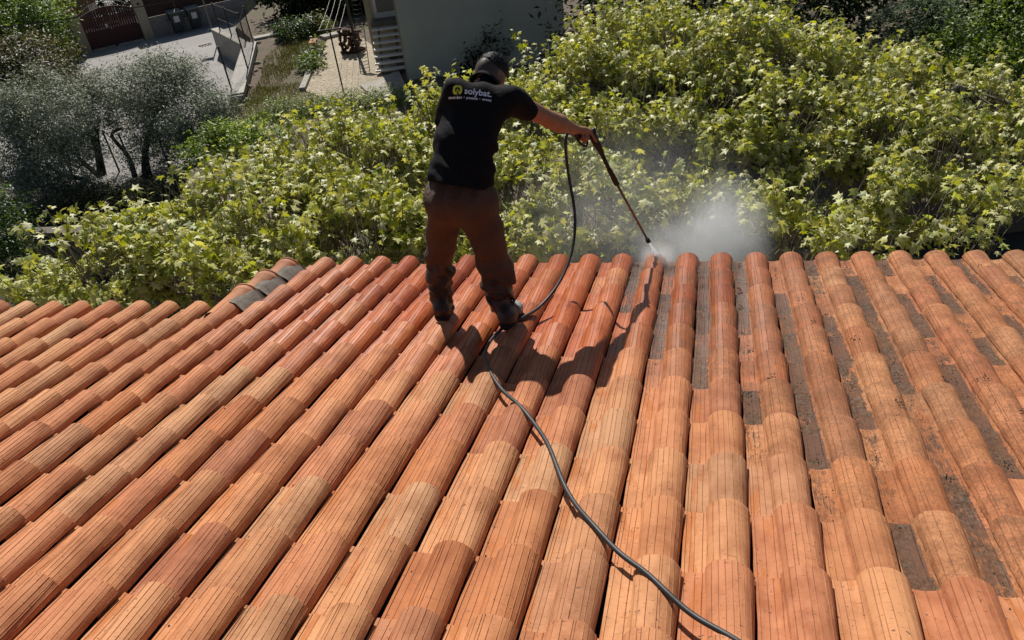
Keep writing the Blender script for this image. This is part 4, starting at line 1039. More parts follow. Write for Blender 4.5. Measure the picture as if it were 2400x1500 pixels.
for k, lab in enumerate(('leftmost of the four pale clothes lines above the patio', 'second from the left of the four pale clothes lines', 'third from the left of the four pale clothes lines', 'rightmost of the four pale clothes lines above the patio')):
    q = -0.36 + 0.24 * k; a = cl + UPV * 2.07 + DF * q; b_ = cl2 + UPV * 2.07 + DF * q
    pts = [a + (b_ - a) * f_ - UPV * 0.18 * math.sin(math.pi * f_) for f_ in np.linspace(0, 1, 9)]
    mb = MB(); mb.tube(pts, 0.005, 5); tag(mb.build('clothes_line', MAT['white_paint'], off=tuple(a)), lab, 'clothes line', 'clothes lines over the patio')
# firewood
wp0 = gz(826, 126, GZ)
wpile = thing('woodpile', tuple(wp0), 'stack of split brown firewood beside the outdoor stair', 'woodpile')
for k in range(46):
    row = k // 6; c_ = wp0 + DF * (-0.36 + 0.15 * (k % 6) + rng.normal(0, .03)) + UPV * (0.07 + 0.125 * row) + DS * rng.normal(0.1, 0.09)
    d = nrm(np.array((rng.normal(0, 0.5), -1, rng.normal(0, 0.18))))
    mb = MB(); L_ = rng.uniform(0.35, 0.6); mb.tube([c_ - d * L_ / 2, c_ + (rng.normal(0, .02), 0, .02), c_ + d * L_ / 2], rng.uniform(0.045, 0.075), 6)
    mb.build('log', MAT['log'], wpile)
pt = gz(737, 112, GZ)
po = thing('terracotta_trough', tuple(pt), 'small terracotta planting trough at the gravel edge', 'planter')
mb = MB(); mb.box(pt + UPV * 0.14, (0.24, 0.75, 0.28), AXH); mb.build('trough_body', MAT['terracotta'], po)
mb = MB(); mb.box(pt + UPV * 0.295, (0.29, 0.80, 0.03), AXH); mb.build('rim', MAT['terracotta'], po)
# cable across the lane
cA, cB = PY(-60, 70, 26.0), PY(470, -14, 30.0)
pts = [cA + (cB - cA) * f_ - UPV * 0.12 * math.sin(math.pi * f_) for f_ in np.linspace(0, 1, 15)]
mb = MB(); mb.tube(pts, 0.018, 5); tag(mb.build('overhead_cable', MAT['black_plastic'], off=tuple(cA)), 'thin black cable strung across the lane above the gate', 'cable')

# ------------------------------------------------------------------ the man: smooth bodies from blended tapered limbs
class Body:
    def __init__(s, lo, hi, h):
        s.h = h; s.lo = np.array(lo, float)
        n = np.ceil((np.array(hi) - s.lo) / h).astype(int) + 1
        s.ax = [s.lo[i] + h * np.arange(n[i], dtype=np.float32) for i in range(3)]
        s.D = np.full(tuple(n), 0.3, np.float32)
    def _win(s, lo, hi):
        sl = []
        for i in range(3):
            a = max(int((lo[i] - s.lo[i]) / s.h), 0); b = min(int((hi[i] - s.lo[i]) / s.h) + 2, s.D.shape[i])
            sl.append(slice(a, max(b, a)))
        return tuple(sl)
    def limb(s, a, b, ra, rb, k=0.02, flat=None, sub=False):
        """tapered limb from a to b; flat = (axis, f): f times as wide along axis"""
        a = np.array(a, float); b = np.array(b, float)
        m = max(ra, rb) * (max(flat[1], 1.0) if flat else 1.0) + 3 * k + 0.03
        w = s._win(np.minimum(a, b) - m, np.maximum(a, b) + m)
        X, Y_, Z_ = np.meshgrid(s.ax[0][w[0]], s.ax[1][w[1]], s.ax[2][w[2]], indexing='ij')
        if X.size == 0: return
        P = np.stack([X, Y_, Z_], -1); ab = b - a; L = ab @ ab
        t = np.clip(((P - a) @ ab) / (L + 1e-12), 0, 1)
        q = P - (a + t[..., None] * ab)
        r = ra + (rb - ra) * t
        if flat:
            ax_ = nrm(flat[0]); c = q @ ax_
            q = q - c[..., None] * ax_ * (1 - 1 / flat[1])
        d = np.sqrt((q * q).sum(-1)) - r
        o = s.D[w]
        if sub: s.D[w] = np.maximum(o, -d); return
        hh = np.clip(0.5 + 0.5 * (o - d) / k, 0, 1)
        s.D[w] = o * (1 - hh) + d * hh - k * hh * (1 - hh)
    def ball(s, c, r, k=0.02, R=None, radii=None):
        c = np.array(c, float)
        if radii is None: return s.limb(c, c + 1e-5, r, r, k)
        m = max(radii) + 3 * k + 0.03; w = s._win(c - m, c + m)
        X, Y_, Z_ = np.meshgrid(s.ax[0][w[0]], s.ax[1][w[1]], s.ax[2][w[2]], indexing='ij')
        q = (np.stack([X, Y_, Z_], -1) - c) @ np.array(R).T / np.array(radii)
        d = (np.sqrt((q * q).sum(-1)) - 1) * min(radii)
        o = s.D[w]; hh = np.clip(0.5 + 0.5 * (o - d) / k, 0, 1)
        s.D[w] = o * (1 - hh) + d * hh - k * hh * (1 - hh)
    def grid(s): return np.meshgrid(*s.ax, indexing='ij')
    def cut(s, p, n):                      # keep the side that n points away from
        n = nrm(n); X, Y_, Z_ = s.grid()
        s.D = np.maximum(s.D, ((X - p[0]) * n[0] + (Y_ - p[1]) * n[1] + (Z_ - p[2]) * n[2]).astype(np.float32))
    def folds(s, fn):
        X, Y_, Z_ = s.grid(); s.D = s.D + fn(X, Y_, Z_).astype(np.float32)
    def mesh(s):
        D = s.D; nx, ny, nz = D.shape; I = D < 0
        cnt = np.zeros((nx - 1, ny - 1, nz - 1), np.int8)
        for dx in (0, 1):
            for dy in (0, 1):
                for dz in (0, 1): cnt += I[dx:nx - 1 + dx, dy:ny - 1 + dy, dz:nz - 1 + dz]
        idx = np.argwhere((cnt > 0) & (cnt < 8))
        num = np.full(cnt.shape, -1, np.int32); num[tuple(idx.T)] = np.arange(len(idx))
        cor = [(a, b, c) for a in (0, 1) for b in (0, 1) for c in (0, 1)]
        val = np.stack([D[idx[:, 0] + a, idx[:, 1] + b, idx[:, 2] + c] for a, b, c in cor], 1)
        acc = np.zeros((len(idx), 3)); n_ = np.zeros(len(idx))
        for p in range(8):
            for q in range(p + 1, 8):
                if sum(abs(cor[p][i] - cor[q][i]) for i in range(3)) != 1: continue
                va, vb = val[:, p], val[:, q]; m = (va < 0) != (vb < 0)
                t = np.where(m, va / np.where(np.abs(va - vb) < 1e-9, 1, va - vb), 0)
                pos = np.array(cor[p]) + t[:, None] * (np.array(cor[q]) - np.array(cor[p]))
                acc += np.where(m[:, None], pos, 0); n_ += m
        v = (idx + acc / n_[:, None]) * s.h + s.lo
        F = []
        for axis in range(3):
            o = [i for i in range(3) if i != axis]
            sl0 = [slice(None)] * 3; sl1 = [slice(None)] * 3
            sl0[axis] = slice(0, -1); sl1[axis] = slice(1, None)
            A = I[tuple(sl0)]; B = I[tuple(sl1)]
            e = np.argwhere(A != B)
            e = e[(e[:, o[0]] > 0) & (e[:, o[1]] > 0) & (e[:, o[0]] < D.shape[o[0]] - 1) & (e[:, o[1]] < D.shape[o[1]] - 1)]
            def cell(d0, d1):
                c = e.copy(); c[:, o[0]] -= d0; c[:, o[1]] -= d1; return num[c[:, 0], c[:, 1], c[:, 2]]
            q = np.stack([cell(1, 1), cell(0, 1), cell(0, 0), cell(1, 0)], 1)
            ins = A[tuple(e.T)]
            if axis == 1: ins = ~ins
            q[~ins] = q[~ins][:, ::-1]; F.append(q)
        F = np.concatenate(F); F = F[(F >= 0).all(1)]
        return v, F

def relax(v, F, n=2, lam=0.5):
    e = np.concatenate([F[:, [0, 1]], F[:, [1, 2]], F[:, [2, 3]], F[:, [3, 0]]])
    for _ in range(n):
        acc = np.zeros_like(v); c = np.zeros(len(v))
        np.add.at(acc, e[:, 0], v[e[:, 1]]); np.add.at(c, e[:, 0], 1)
        np.add.at(acc, e[:, 1], v[e[:, 0]]); np.add.at(c, e[:, 1], 1)
        v = v * (1 - lam) + lam * acc / np.maximum(c, 1)[:, None]
    return v

# fabrics and skin
M = NT('skin'); co = M.coord()
c = M.mix(M.ramp(M.noise(co, 14, 4, 0.6), [(0.35, 0), (0.7, 1)]), (0.36, 0.165, 0.095), (0.28, 0.115, 0.065))
st_ = M.n('ShaderNodeAttribute', attribute_name='stubble').outputs['Fac']
c = M.mix(st_, c, M.mix(M.noise(co, 300, 2, 0.6), (0.025, 0.019, 0.016), (0.07, 0.045, 0.034)))
M.set(Base_Color=c, Roughness=0.5); M.b.inputs['Subsurface Weight'].default_value = 0.08; M.b.inputs['Subsurface Radius'].default_value = (0.012, 0.005, 0.003)
M.bump(M.noise(co, 120, 4, 0.7), 0.15, 0.002); MAT['skin'] = M.m
M = NT('black_jersey'); co = M.coord()
M.set(Base_Color=M.mix(M.noise(co, 12, 4), (0.0065, 0.0065, 0.008), (0.010, 0.010, 0.0118)), Roughness=0.82)
M.b.inputs['Sheen Weight'].default_value = 0.02; M.b.inputs['Sheen Roughness'].default_value = 0.5; M.b.inputs['Specular IOR Level'].default_value = 0.10
M.bump(M.math('ADD', M.noise(M.scalevec(co, (6, 6, 14)), 1.6, 5, 0.6, 0.8), M.math('MULTIPLY', M.noise(co, 500, 2), 0.06)), 0.25, 0.03); MAT['jersey'] = M.m
M = NT('brown_work_cloth'); co = M.coord()
M.set(Base_Color=M.mix(M.ramp(M.noise(co, 4, 5, 0.65), [(0.35, 0), (0.7, 1)]), (0.098, 0.044, 0.022), (0.056, 0.026, 0.014)), Roughness=0.75)
M.bump(M.noise(M.scalevec(co, (9, 9, 4)), 2.2, 6, 0.65, 1.2), 0.55, 0.04); MAT['trouser'] = M.m
M = NT('wet_overtrouser'); co = M.coord()
M.set(Base_Color=M.mix(M.noise(co, 9, 4), (0.012, 0.009, 0.008), (0.025, 0.017, 0.013)), Roughness=0.35)
M.bump(M.noise(M.scalevec(co, (8, 8, 6)), 2.6, 5, 0.6, 1.5), 0.7, 0.04); MAT['gaiter'] = M.m
M = NT('boot_leather'); co = M.coord()
M.set(Base_Color=M.mix(M.noise(co, 14, 5), (0.085, 0.035, 0.018), (0.032, 0.016, 0.010)), Roughness=0.5)
M.bump(M.noise(co, 40, 5, 0.7), 0.4, 0.01); MAT['boot'] = M.m
MAT['sole'] = simple('boot_sole', (0.02, 0.018, 0.016), (0.03, 0.026, 0.022), 20, 0.8, 0.3)
MAT['toe_cap'] = simple('scuffed_toe', (0.42, 0.45, 0.46), (0.24, 0.25, 0.26), 18, 0.55, 0.3)
MAT['hair'] = simple('black_hair', (0.010, 0.009, 0.009), (0.014, 0.0125, 0.012), 40, 0.6, 0.2, 300, spec=0.3)
MAT['print_white'] = simple('white_print', (0.9, 0.9, 0.92), (0.84, 0.84, 0.86), 30, 0.7)
MAT['print_yellow'] = simple('yellow_print', (0.78, 0.74, 0.08), (0.68, 0.64, 0.06), 30, 0.7)

FEET = (roof_px(1040, 745, .07) + roof_px(1195, 765, .07)) / 2
man = thing('person', tuple(FEET), 'man in black printed polo shirt and brown trousers bending to hose the roof tiles', 'person')
RT = nrm((0.955, -0.295, -0.05)); FC = nrm(np.cross(UPV, RT))            # his right and his facing
J = dict(pelvis=PY(1083, 465, 3.86), waist=PY(1082, 405, 3.90), mid=PY(1090, 335, 3.99), chest=PY(1112, 262, 4.10), neck=PY(1133, 205, 4.22),
         head=PY(1149, 176, 4.32), shL=PY(1068, 214, 4.12), shR=PY(1192, 232, 4.10), elR=PY(1290, 281, 4.32), wrR=PY(1347, 303, 4.47),
         elL=PY(1040, 300, 4.22), wrL=PY(1075, 335, 4.36),
         hipL=PY(1042, 478, 3.86), hipR=PY(1122, 484, 3.82), knL=PY(1030, 606, 3.99), knR=PY(1160, 622, 3.84), anL=PY(1034, 712, 3.955), anR=PY(1178, 733, 3.76))
heelL, toeL = roof_px(1036, 752, .085), roof_px(1053, 690, .085)
heelR, toeR = roof_px(1186, 772, .085), roof_px(1222, 712, .085)
sp = nrm(J['chest'] - J['waist']); BK = nrm(np.cross(RT, sp))            # along the spine, and out of the back/front
FH = nrm(FC * 0.86 + RT * 0.34 - UPV * 0.52); UH = nrm(UPV - FH * (UPV @ FH)); RH = np.cross(FH, UH)   # head axes
RHM = np.array([RH, FH, UH])
# --- gun geometry first, as the hand closes round its grip
gC = PY(1346, 314, 4.50); gB_ = PY(1391, 322, 4.57)                       # grip: hose end, gun end
# --- body
B = Body(np.min(list(J.values()) + [heelL, toeR], 0) - 0.2, np.max(list(J.values()) + [heelL, toeR, gB_], 0) + 0.22, 0.0062)
B.limb(J['pelvis'], J['waist'], 0.085, 0.08, 0.03, (RT, 1.5)); B.limb(J['waist'], J['mid'], 0.08, 0.088, 0.04, (RT, 1.5))
B.limb(J['mid'], J['chest'], 0.088, 0.085, 0.04, (RT, 1.6)); B.limb(J['chest'], J['neck'], 0.08, 0.05, 0.04)
B.limb(J['shL'] + RT * 0.02, J['shR'] - RT * 0.02, 0.05, 0.05, 0.04)
B.limb(J['neck'], J['head'] - UH * 0.03 - FH * 0.015, 0.060, 0.055, 0.02)
B.ball(J['head'] + UH * 0.012, 0.1, 0.02, RHM, (0.083, 0.104, 0.102))
B.ball(J['head'] - UH * 0.055 + FH * 0.03, 0.1, 0.025, RHM, (0.058, 0.066, 0.062))
B.limb(J['head'] + FH * 0.088 - UH * 0.005, J['head'] + FH * 0.112 - UH * 0.042, 0.008, 0.014, 0.008)      # nose
B.limb(J['head'] + FH * 0.086 - UH * 0.066 - RH * 0.022, J['head'] + FH * 0.086 - UH * 0.066 + RH * 0.022, 0.008, 0.008, 0.006)   # mouth
for sgn in (-1, 1):
    B.ball(J['head'] + RH * sgn * 0.034 + FH * 0.086 + UH * 0.002, 0.012, 0.004)                          # eyes
    B.limb(J['head'] + RH * sgn * 0.018 + FH * 0.094 + UH * 0.022, J['head'] + RH * sgn * 0.055 + FH * 0.076 + UH * 0.020, 0.008, 0.006, 0.008)
    e0 = J['head'] + RH * sgn * 0.087 - UH * 0.012 - FH * 0.008
    B.ball(e0, 0.03, 0.006, np.array([nrm(RH * sgn + FH * -0.5), nrm(FH + RH * sgn * 0.5), UH]), (0.007, 0.019, 0.033))   # ears
B.limb(J['shR'], J['elR'], 0.060, 0.049, 0.03); B.limb(J['elR'], J['elR'] + (J['wrR'] - J['elR']) * 0.35, 0.049, 0.053, 0.02)
B.limb(J['elR'] + (J['wrR'] - J['elR']) * 0.35, J['wrR'], 0.052, 0.031, 0.02, None)
B.limb(J['shL'], J['elL'], 0.052, 0.043, 0.03); B.limb(J['elL'], J['wrL'], 0.043, 0.027, 0.02)
for (a, b_, c) in (('hipL', 'knL', 'anL'), ('hipR', 'knR', 'anR')):
    B.limb(J[a], J[b_], 0.078, 0.05, 0.03); B.limb(J[b_], J[c], 0.05, 0.036, 0.02)
B.limb(J['anL'], heelL + (toeL - heelL) * 0.6 + NRM * 0.04, 0.036, 0.03, 0.02); B.limb(J['anR'], heelR + (toeR - heelR) * 0.6 + NRM * 0.04, 0.036, 0.03, 0.02)
def hand(wr, axis0, axis1, over, r_g, sgn):
    """a hand closed over a rod from axis0 to axis1; over = the side the palm comes from"""
    ax_ = nrm(axis1 - axis0); mid_ = (axis0 + axis1) / 2
    ov = nrm(over - ax_ * (over @ ax_)); side = np.cross(ax_, ov) * sgn        # fingers leave over the far side
    palm = mid_ + ov * (r_g + 0.016)
    B.limb(wr, palm - ax_ * 0.012, 0.026, 0.024, 0.015, (ax_, 1.25))
    B.limb(palm - ax_ * 0.032, palm + ax_ * 0.036, 0.018, 0.018, 0.012)
    for q, (ln, rr) in enumerate(((1.0, .0088), (1.06, .0092), (1.0, .0088), (0.86, .0078))):
        c0 = mid_ + ax_ * (0.034 - 0.0225 * q)
        R_ = r_g + 0.009
        kn = c0 + ov * R_ * 1.15 + side * R_ * 0.55
        p1 = c0 + side * R_ * 1.25 - ov * 0.1 * R_
        a2 = 1.15 if q else 0.5
        p2 = c0 + side * R_ * 0.75 - ov * R_ * 1.05 * ln
        p3 = c0 - side * R_ * 0.35 * ln - ov * R_ * 1.1
        if q == 0:                                                              # index lies along the gun
            p1 = c0 + ax_ * 0.035 + side * R_ * 1.1; p2 = c0 + ax_ * 0.062 + side * R_ * 0.9 - ov * 0.018; p3 = c0 + ax_ * 0.075 + side * R_ * 0.5 - ov * 0.036
        B.limb(palm + ax_ * (0.034 - 0.0225 * q) + side * 0.008, kn, rr * 1.2, rr * 1.12, 0.006)
        B.limb(kn, p1, rr * 1.08, rr, 0.004); B.limb(p1, p2, rr, rr * 0.93, 0.004); B.limb(p2, p3, rr * 0.93, rr * 0.8, 0.004)
    t0 = palm - ax_ * 0.02 - side * 0.014; t1 = mid_ + ax_ * 0.012 - side * (r_g + 0.014) + ov * 0.012; t2 = mid_ + ax_ * 0.045 - side * (r_g + 0.009) - ov * 0.006
    B.limb(t0, t1, 0.0135, 0.0115, 0.008); B.limb(t1, t2, 0.011, 0.0088, 0.004)
hand(J['wrR'], gC, gB_, UPV * 1.0 - FC * 0.15, 0.017, 1)
lc = J['wrL'] + nrm(J['wrL'] - J['elL']) * 0.075
hand(J['wrL'], lc - UPV * 0.05, lc + UPV * 0.05, -nrm(J['wrL'] - J['elL']), 0.014, 1)
v, F = B.mesh(); v = relax(v, F, 1, 0.4)
base = np.array(man.location)
me = new_mesh('body', v - base, F, True, MAT['skin'])
q = (v - J['head']) @ RHM.T
stub = np.clip((q[:, 2] + 0.040 - 0.25 * np.maximum(q[:, 1], 0)) / 0.055, 0, 1) * (q[:, 1] < 0.055) * (np.linalg.norm(q, axis=1) < 0.16)
stub *= ~((np.abs(q[:, 0]) > 0.078) & (q[:, 2] < 0.03))
a = me.attributes.new('stubble', 'FLOAT', 'POINT'); a.data.foreach_set('value', (stub * 0.92).astype(np.float32))
put('body', me, man)
# hair: a thicker cap over the top, faded out at the sides and nape
Hh = Body(J['head'] - 0.17, J['head'] + 0.17, 0.0045)
Hh.ball(J['head'] + UH * 0.034 + FH * 0.012, 0.1, 0.01, RHM, (0.0845, 0.104, 0.097))
def hf(X, Y_, Z_):
    w = (X - J['head'][0]) * 230 + 2 * np.sin((Y_ - J['head'][1]) * 90); u_ = (Z_ - J['head'][2]) * 200 + 2 * np.sin(X * 120); y_ = (Y_ - J['head'][1]) * 260
    return 0.0012 * np.sin(w) * np.sin(u_ + 1) + 0.0010 * np.sin(y_ + w * 0.6)
Hh.folds(hf)
Hh.cut(J['head'] + UH * 0.018, -UH * 1.0 - FH * 0.06)
v, F = Hh.mesh()
qn = (v - J['head']) @ RHM.T
# short tufts
nT = 2600; pick = rng.choice(np.where(qn[:, 2] > 0.045)[0], nT)
dirs = unit_rows(qn[pick] * (1, 1, 1.2) + rng.normal(0, 0.02, (nT, 3)) + (0, 0.04, 0)) @ RHM
R = frames(unit_rows(rng.normal(0, 1, (nT, 3))), dirs)
tv, tf_, _ = scatter(np.array([(-0.1, 0, 0), (0.1, 0, 0), (0.0, 1, 0.1)]), np.array([(0, 1, 2)]), v[pick] - dirs * 0.003, R, rng.uniform(0.007, 0.016, nT), np.ones((nT, 3)))
faces = [tuple(x) for x in F] + [tuple(x + len(v)) for x in tf_]
put('hair', new_mesh('hair', np.concatenate([v, tv]) - base, faces, True, MAT['hair']), man)
# --- shirt
S = Body(np.min([J['pelvis'], J['shL'], J['elL']], 0) - 0.24, np.max([J['neck'], J['shR'], J['elR']], 0) + 0.16, 0.0066)
S.limb(J['waist'] - sp * 0.10, J['waist'], 0.118, 0.116, 0.03, (RT, 1.53)); S.limb(J['waist'], J['mid'], 0.116, 0.114, 0.04, (RT, 1.48))
S.limb(J['mid'], J['chest'], 0.114, 0.108, 0.04, (RT, 1.52)); S.limb(J['chest'], J['chest'] + (J['neck'] - J['chest']) * 0.55, 0.104, 0.075, 0.05, (RT, 1.6))
S.limb(J['shL'] + RT * 0.03 - UPV * 0.01, J['shR'] - RT * 0.02 - UPV * 0.01, 0.066, 0.070, 0.05)
S.limb(J['neck'] - sp * 0.03, J['neck'] + (J['head'] - J['neck']) * 0.24, 0.074, 0.068, 0.02)
aR = J['shR'] + (J['elR'] - J['shR']) * 0.46
S.limb(J['shR'], aR, 0.078, 0.073, 0.035)
aL = J['shL'] + (J['elL'] - J['shL']) * 0.78
S.limb(J['shL'], aL, 0.072, 0.068, 0.03)
def sf(X, Y_, Z_):
    P = np.stack([X, Y_, Z_], -1) - J['mid']
    a = P @ RT; b_ = P @ sp
    f = 0.0035 * np.sin(a * 26 + b_ * 38 + 1.5 * np.sin(b_ * 22)) * np.clip((a + 0.05) * 5, 0, 1) * np.clip(1.2 - np.abs(b_ + 0.04) * 5, 0, 1)
    f += 0.004 * np.sin(b_ * 70 + a * 30) * np.clip(1 - np.abs(b_ + 0.20) * 9, 0, 1)
    f += 0.003 * np.sin(a * 34 - b_ * 20 + 2) * np.clip((b_ - 0.05) * 5, 0, 1)
    f += 0.002 * np.sin(a * 60 + b_ * 17 + np.sin(b_ * 40))
    return f
S.folds(lambda X, Y_, Z_: 1.3 * sf(X, Y_, Z_))
S.cut(J['waist'] - sp * 0.075 - UPV * 0.0, nrm(-sp - UPV * 0.6 - RT * 0.10))
S.cut(J['neck'] + (J['head'] - J['neck']) * 0.27, nrm(J['head'] - J['neck']))
X, Y_, Z_ = S.grid()
dR = nrm(J['elR'] - J['shR']); sR = (X - aR[0]) * dR[0] + (Y_ - aR[1]) * dR[1] + (Z_ - aR[2]) * dR[2]
nearR = ((X - aR[0]) * RT[0] + (Y_ - aR[1]) * RT[1] + (Z_ - aR[2]) * RT[2]) > -0.10
S.D = np.where(nearR, np.maximum(S.D, sR - 0.012), S.D).astype(np.float32)
v, F = S.mesh(); v = relax(v, F, 2, 0.45)
# faint cloth creases across the back
shirt_v, shirt_F = v, F
shirt = put('polo_shirt', new_mesh('polo_shirt', v - base, F, True, MAT['jersey']), man)
# collar: a folded band round the neck
cc_ = J['neck'] + (J['head'] - J['neck']) * 0.16; cn = nrm(J['head'] - J['neck']); ca = nrm(RT - cn * (RT @ cn)); cb_ = np.cross(cn, ca)
v = []; nC = 30
for q in range(nC):
    a = 2 * math.pi * q / nC
    for (r, h_) in ((0.066, 0.03), (0.072, 0.036), (0.080, 0.026), (0.092, -0.012), (0.088, -0.014), (0.076, 0.02)):
        bf2 = 1 + 0.06 * math.sin(3 * a)
        v.append(cc_ + (ca * math.cos(a) + cb_ * math.sin(a) * 0.98) * r * bf2 + cn * (h_ + 0.004 * math.sin(2 * a + 1)))
f = [(q * 6 + k, ((q + 1) % nC) * 6 + k, ((q + 1) % nC) * 6 + (k + 1) % 6, q * 6 + (k + 1) % 6) for q in range(nC) for k in range(6)]
put('collar', new_mesh('collar', np.array(v) - base, f, True, MAT['jersey']), man)
# --- trousers
T = Body(np.min([J['hipL'], J['knL'], J['knR']], 0) - (0.22, 0.24, 0.12), np.max([J['waist'], J['hipR'], J['knR']], 0) + (0.2, 0.22, 0.06), 0.0066)
T.limb(J['waist'] - UPV * 0.03, J['pelvis'], 0.112, 0.118, 0.03, (RT, 1.58))
T.limb(J['pelvis'], J['pelvis'] - UPV * 0.06, 0.12, 0.10, 0.03, (RT, 1.55))
for sgn, hp in ((-1, 'hipL'), (1, 'hipR')):
    T.ball(J[hp] - FC * 0.022 + RT * sgn * -0.012 + UPV * 0.01, 0.105, 0.08)
T.limb(J['hipL'] - UPV * 0.04 - RT * 0.005, J['knL'], 0.098, 0.083, 0.025); T.limb(J['knL'], J['knL'] + (J['anL'] - J['knL']) * 0.35, 0.083, 0.084, 0.02)
T.limb(J['hipR'] - UPV * 0.04, J['knR'], 0.110, 0.096, 0.025); T.limb(J['knR'], J['knR'] + (J['anR'] - J['knR']) * 0.30, 0.097, 0.094, 0.02)
kr = J['knR'] + (J['anR'] - J['knR']) * 0.24
T.limb(kr - RT * 0.02 - FC * 0.03, kr + RT * 0.075 - FC * 0.02, 0.066, 0.045, 0.03)                        # cloth bunched over the knee boot
def tfold(X, Y_, Z_):
    P = np.stack([X, Y_, Z_], -1) - J['pelvis']; a = P @ RT; z = P[..., 2]
    f = 0.0035 * np.sin(a * 75 + 1.0 * np.sin(z * 20)) * np.clip((z + 0.04) * 9, 0, 1)
    f += 0.0050 * np.sin(z * 42 + a * 26 * np.sign(a + 0.02) + 2 * np.sin(a * 20)) * np.clip((-z - 0.22) * 5, 0, 1)
    f += 0.004 * np.sin(a * 30 - z * 25) * np.clip(1 - np.abs(z + 0.18) * 5, 0, 1)
    f += 0.0045 * np.sin(z * 66 + a * 31 + 2.5 * np.sin(a * 17 + z * 9)) * np.clip((-z - 0.38) * 6, 0, 1)
    return f
T.folds(lambda X, Y_, Z_: 1.9 * tfold(X, Y_, Z_))
T.cut(J['waist'] - UPV * 0.015, nrm(UPV + sp * 0.3))
v, F = T.mesh(); v = relax(v, F, 1, 0.4)
put('trousers', new_mesh('trousers', v - base, F, True, MAT['trouser']), man)
# --- dark overtrouser legs below the knee, and boots
for sd, kn, an, heel, toe in (('L', J['knL'], J['anL'], heelL, toeL), ('R', J['knR'], J['anR'], heelR, toeR)):
    G = Body(np.minimum(kn, an) - 0.17, np.maximum(kn, an) + 0.17, 0.006)
    s0 = kn + (an - kn) * 0.22; s1 = kn + (an - kn) * 0.90
    w0, w1 = ((0.082, 0.064) if sd == 'L' else (0.088, 0.066))
    G.limb(s0, s0 + (s1 - s0) * 0.5, w0, (w0 + w1) / 2 + 0.004, 0.01); G.limb(s0 + (s1 - s0) * 0.5, s1, (w0 + w1) / 2 + 0.004, w1, 0.01)
    G.limb(s1 - UPV * 0.0 + RT * 0.04, s1 + RT * 0.075 + UPV * 0.05, 0.03, 0.012, 0.02)
    G.folds(lambda X, Y_, Z_: 0.006 * np.sin(Z_ * 75 + X * 40 + 2.0 * np.sin(X * 35 + Y_ * 30)) + 0.004 * np.sin(X * 80 + Z_ * 22))
    G.cut(s1 + (an - kn) * 0.04, nrm(an - kn))
    v, F = G.mesh(); v = relax(v, F, 1, 0.4)
    put('gaiter', new_mesh('gaiter', v - base, F, True, MAT['gaiter']), man)
    fd = nrm(toe - heel); sdv = np.cross(fd, NRM); toe2 = heel + fd * 0.27
    Bt = Body(np.min([an, heel, toe2], 0) - 0.12, np.max([an, heel, toe2], 0) + 0.12, 0.005)
    a0 = an + UPV * 0.05
    Bt.limb(a0, heel + fd * 0.055 + NRM * 0.055, 0.056, 0.050, 0.02)
    Bt.limb(heel + fd * 0.05 + NRM * 0.05, heel + fd * 0.20 + NRM * 0.045, 0.050, 0.046, 0.02, (sdv, 1.05))
    Bt.limb(heel + fd * 0.20 + NRM * 0.045, toe2 - fd * 0.035 + NRM * 0.042, 0.047, 0.042, 0.02, (sdv, 1.1))
    Bt.limb(an + UPV * 0.06, an + UPV * 0.075, 0.064, 0.062, 0.01)
    Bt.folds(lambda X, Y_, Z_: 0.002 * np.sin(Z_ * 130 + X * 30))
    Bt.cut(heel + NRM * 0.016, -NRM)
    v, F = Bt.mesh(); v = relax(v, F, 1, 0.4)
    bo = put('boot', new_mesh('boot', v - base, F, True, MAT['boot']), man)
    # sole and toe cap
    Bs = Body(np.min([heel, toe2], 0) - 0.10, np.max([heel, toe2], 0) + 0.10, 0.005)
    Bs.limb(heel + fd * 0.045 + NRM * 0.02, heel + fd * 0.12 + NRM * 0.02, 0.050, 0.046, 0.01); Bs.limb(heel + fd * 0.12 + NRM * 0.02, toe2 - fd * 0.04 + NRM * 0.02, 0.046, 0.051, 0.01)
    Bs.cut(heel + NRM * 0.022, NRM); Bs.cut(heel - NRM * 0.012, -NRM)
    v, F = Bs.mesh(); put('sole', new_mesh('sole', v - base, F, True, MAT['sole']), bo)
    if sd == 'R':
        Bc = Body(toe2 - 0.13, toe2 + 0.13, 0.005)
        Bc.limb(heel + fd * 0.19 + NRM * 0.047, toe2 - fd * 0.033 + NRM * 0.043, 0.051, 0.046, 0.02, (sdv, 1.12))
        Bc.cut(heel + NRM * 0.026, -NRM); Bc.cut(heel + fd * 0.17, -fd)
        v, F = Bc.mesh(); put('toe_cap', new_mesh('toe_cap', relax(v, F, 1) - base, F, True, MAT['toe_cap']), bo)
# --- print on the back of the shirt, laid on the cloth
from mathutils.bvhtree import BVHTree
bvh = BVHTree.FromPolygons([Vector(p) for p in shirt_v], [tuple(map(int, q)) for q in shirt_F])
def text_mesh(body, size, bold=0.0):
    cu = bpy.data.curves.new('tmp_text', 'FONT'); cu.body = body; cu.size = size; cu.offset = bold; cu.resolution_u = 3
    o = bpy.data.objects.new('tmp_text', cu); COL.objects.link(o)
    dg_ = bpy.context.evaluated_depsgraph_get(); dg_.update()
    me = bpy.data.meshes.new_from_object(o.evaluated_get(dg_))
    v = np.empty(len(me.vertices) * 3, np.float32); me.vertices.foreach_get('co', v); v = v.reshape(-1, 3)
    f = [tuple(p.vertices) for p in me.polygons]
    bpy.data.objects.remove(o); bpy.data.curves.remove(cu); bpy.data.meshes.remove(me)
    return v.astype(float), f
pd_o = PY(1108, 218, 4.0); 
pr_ = nrm(PY(1160, 226, 4.0) - PY(1060, 212, 4.0)); pu_ = nrm(sp - pr_ * (sp @ pr_))
pn_ = np.cross(pr_, pu_)                                                 # out of the back
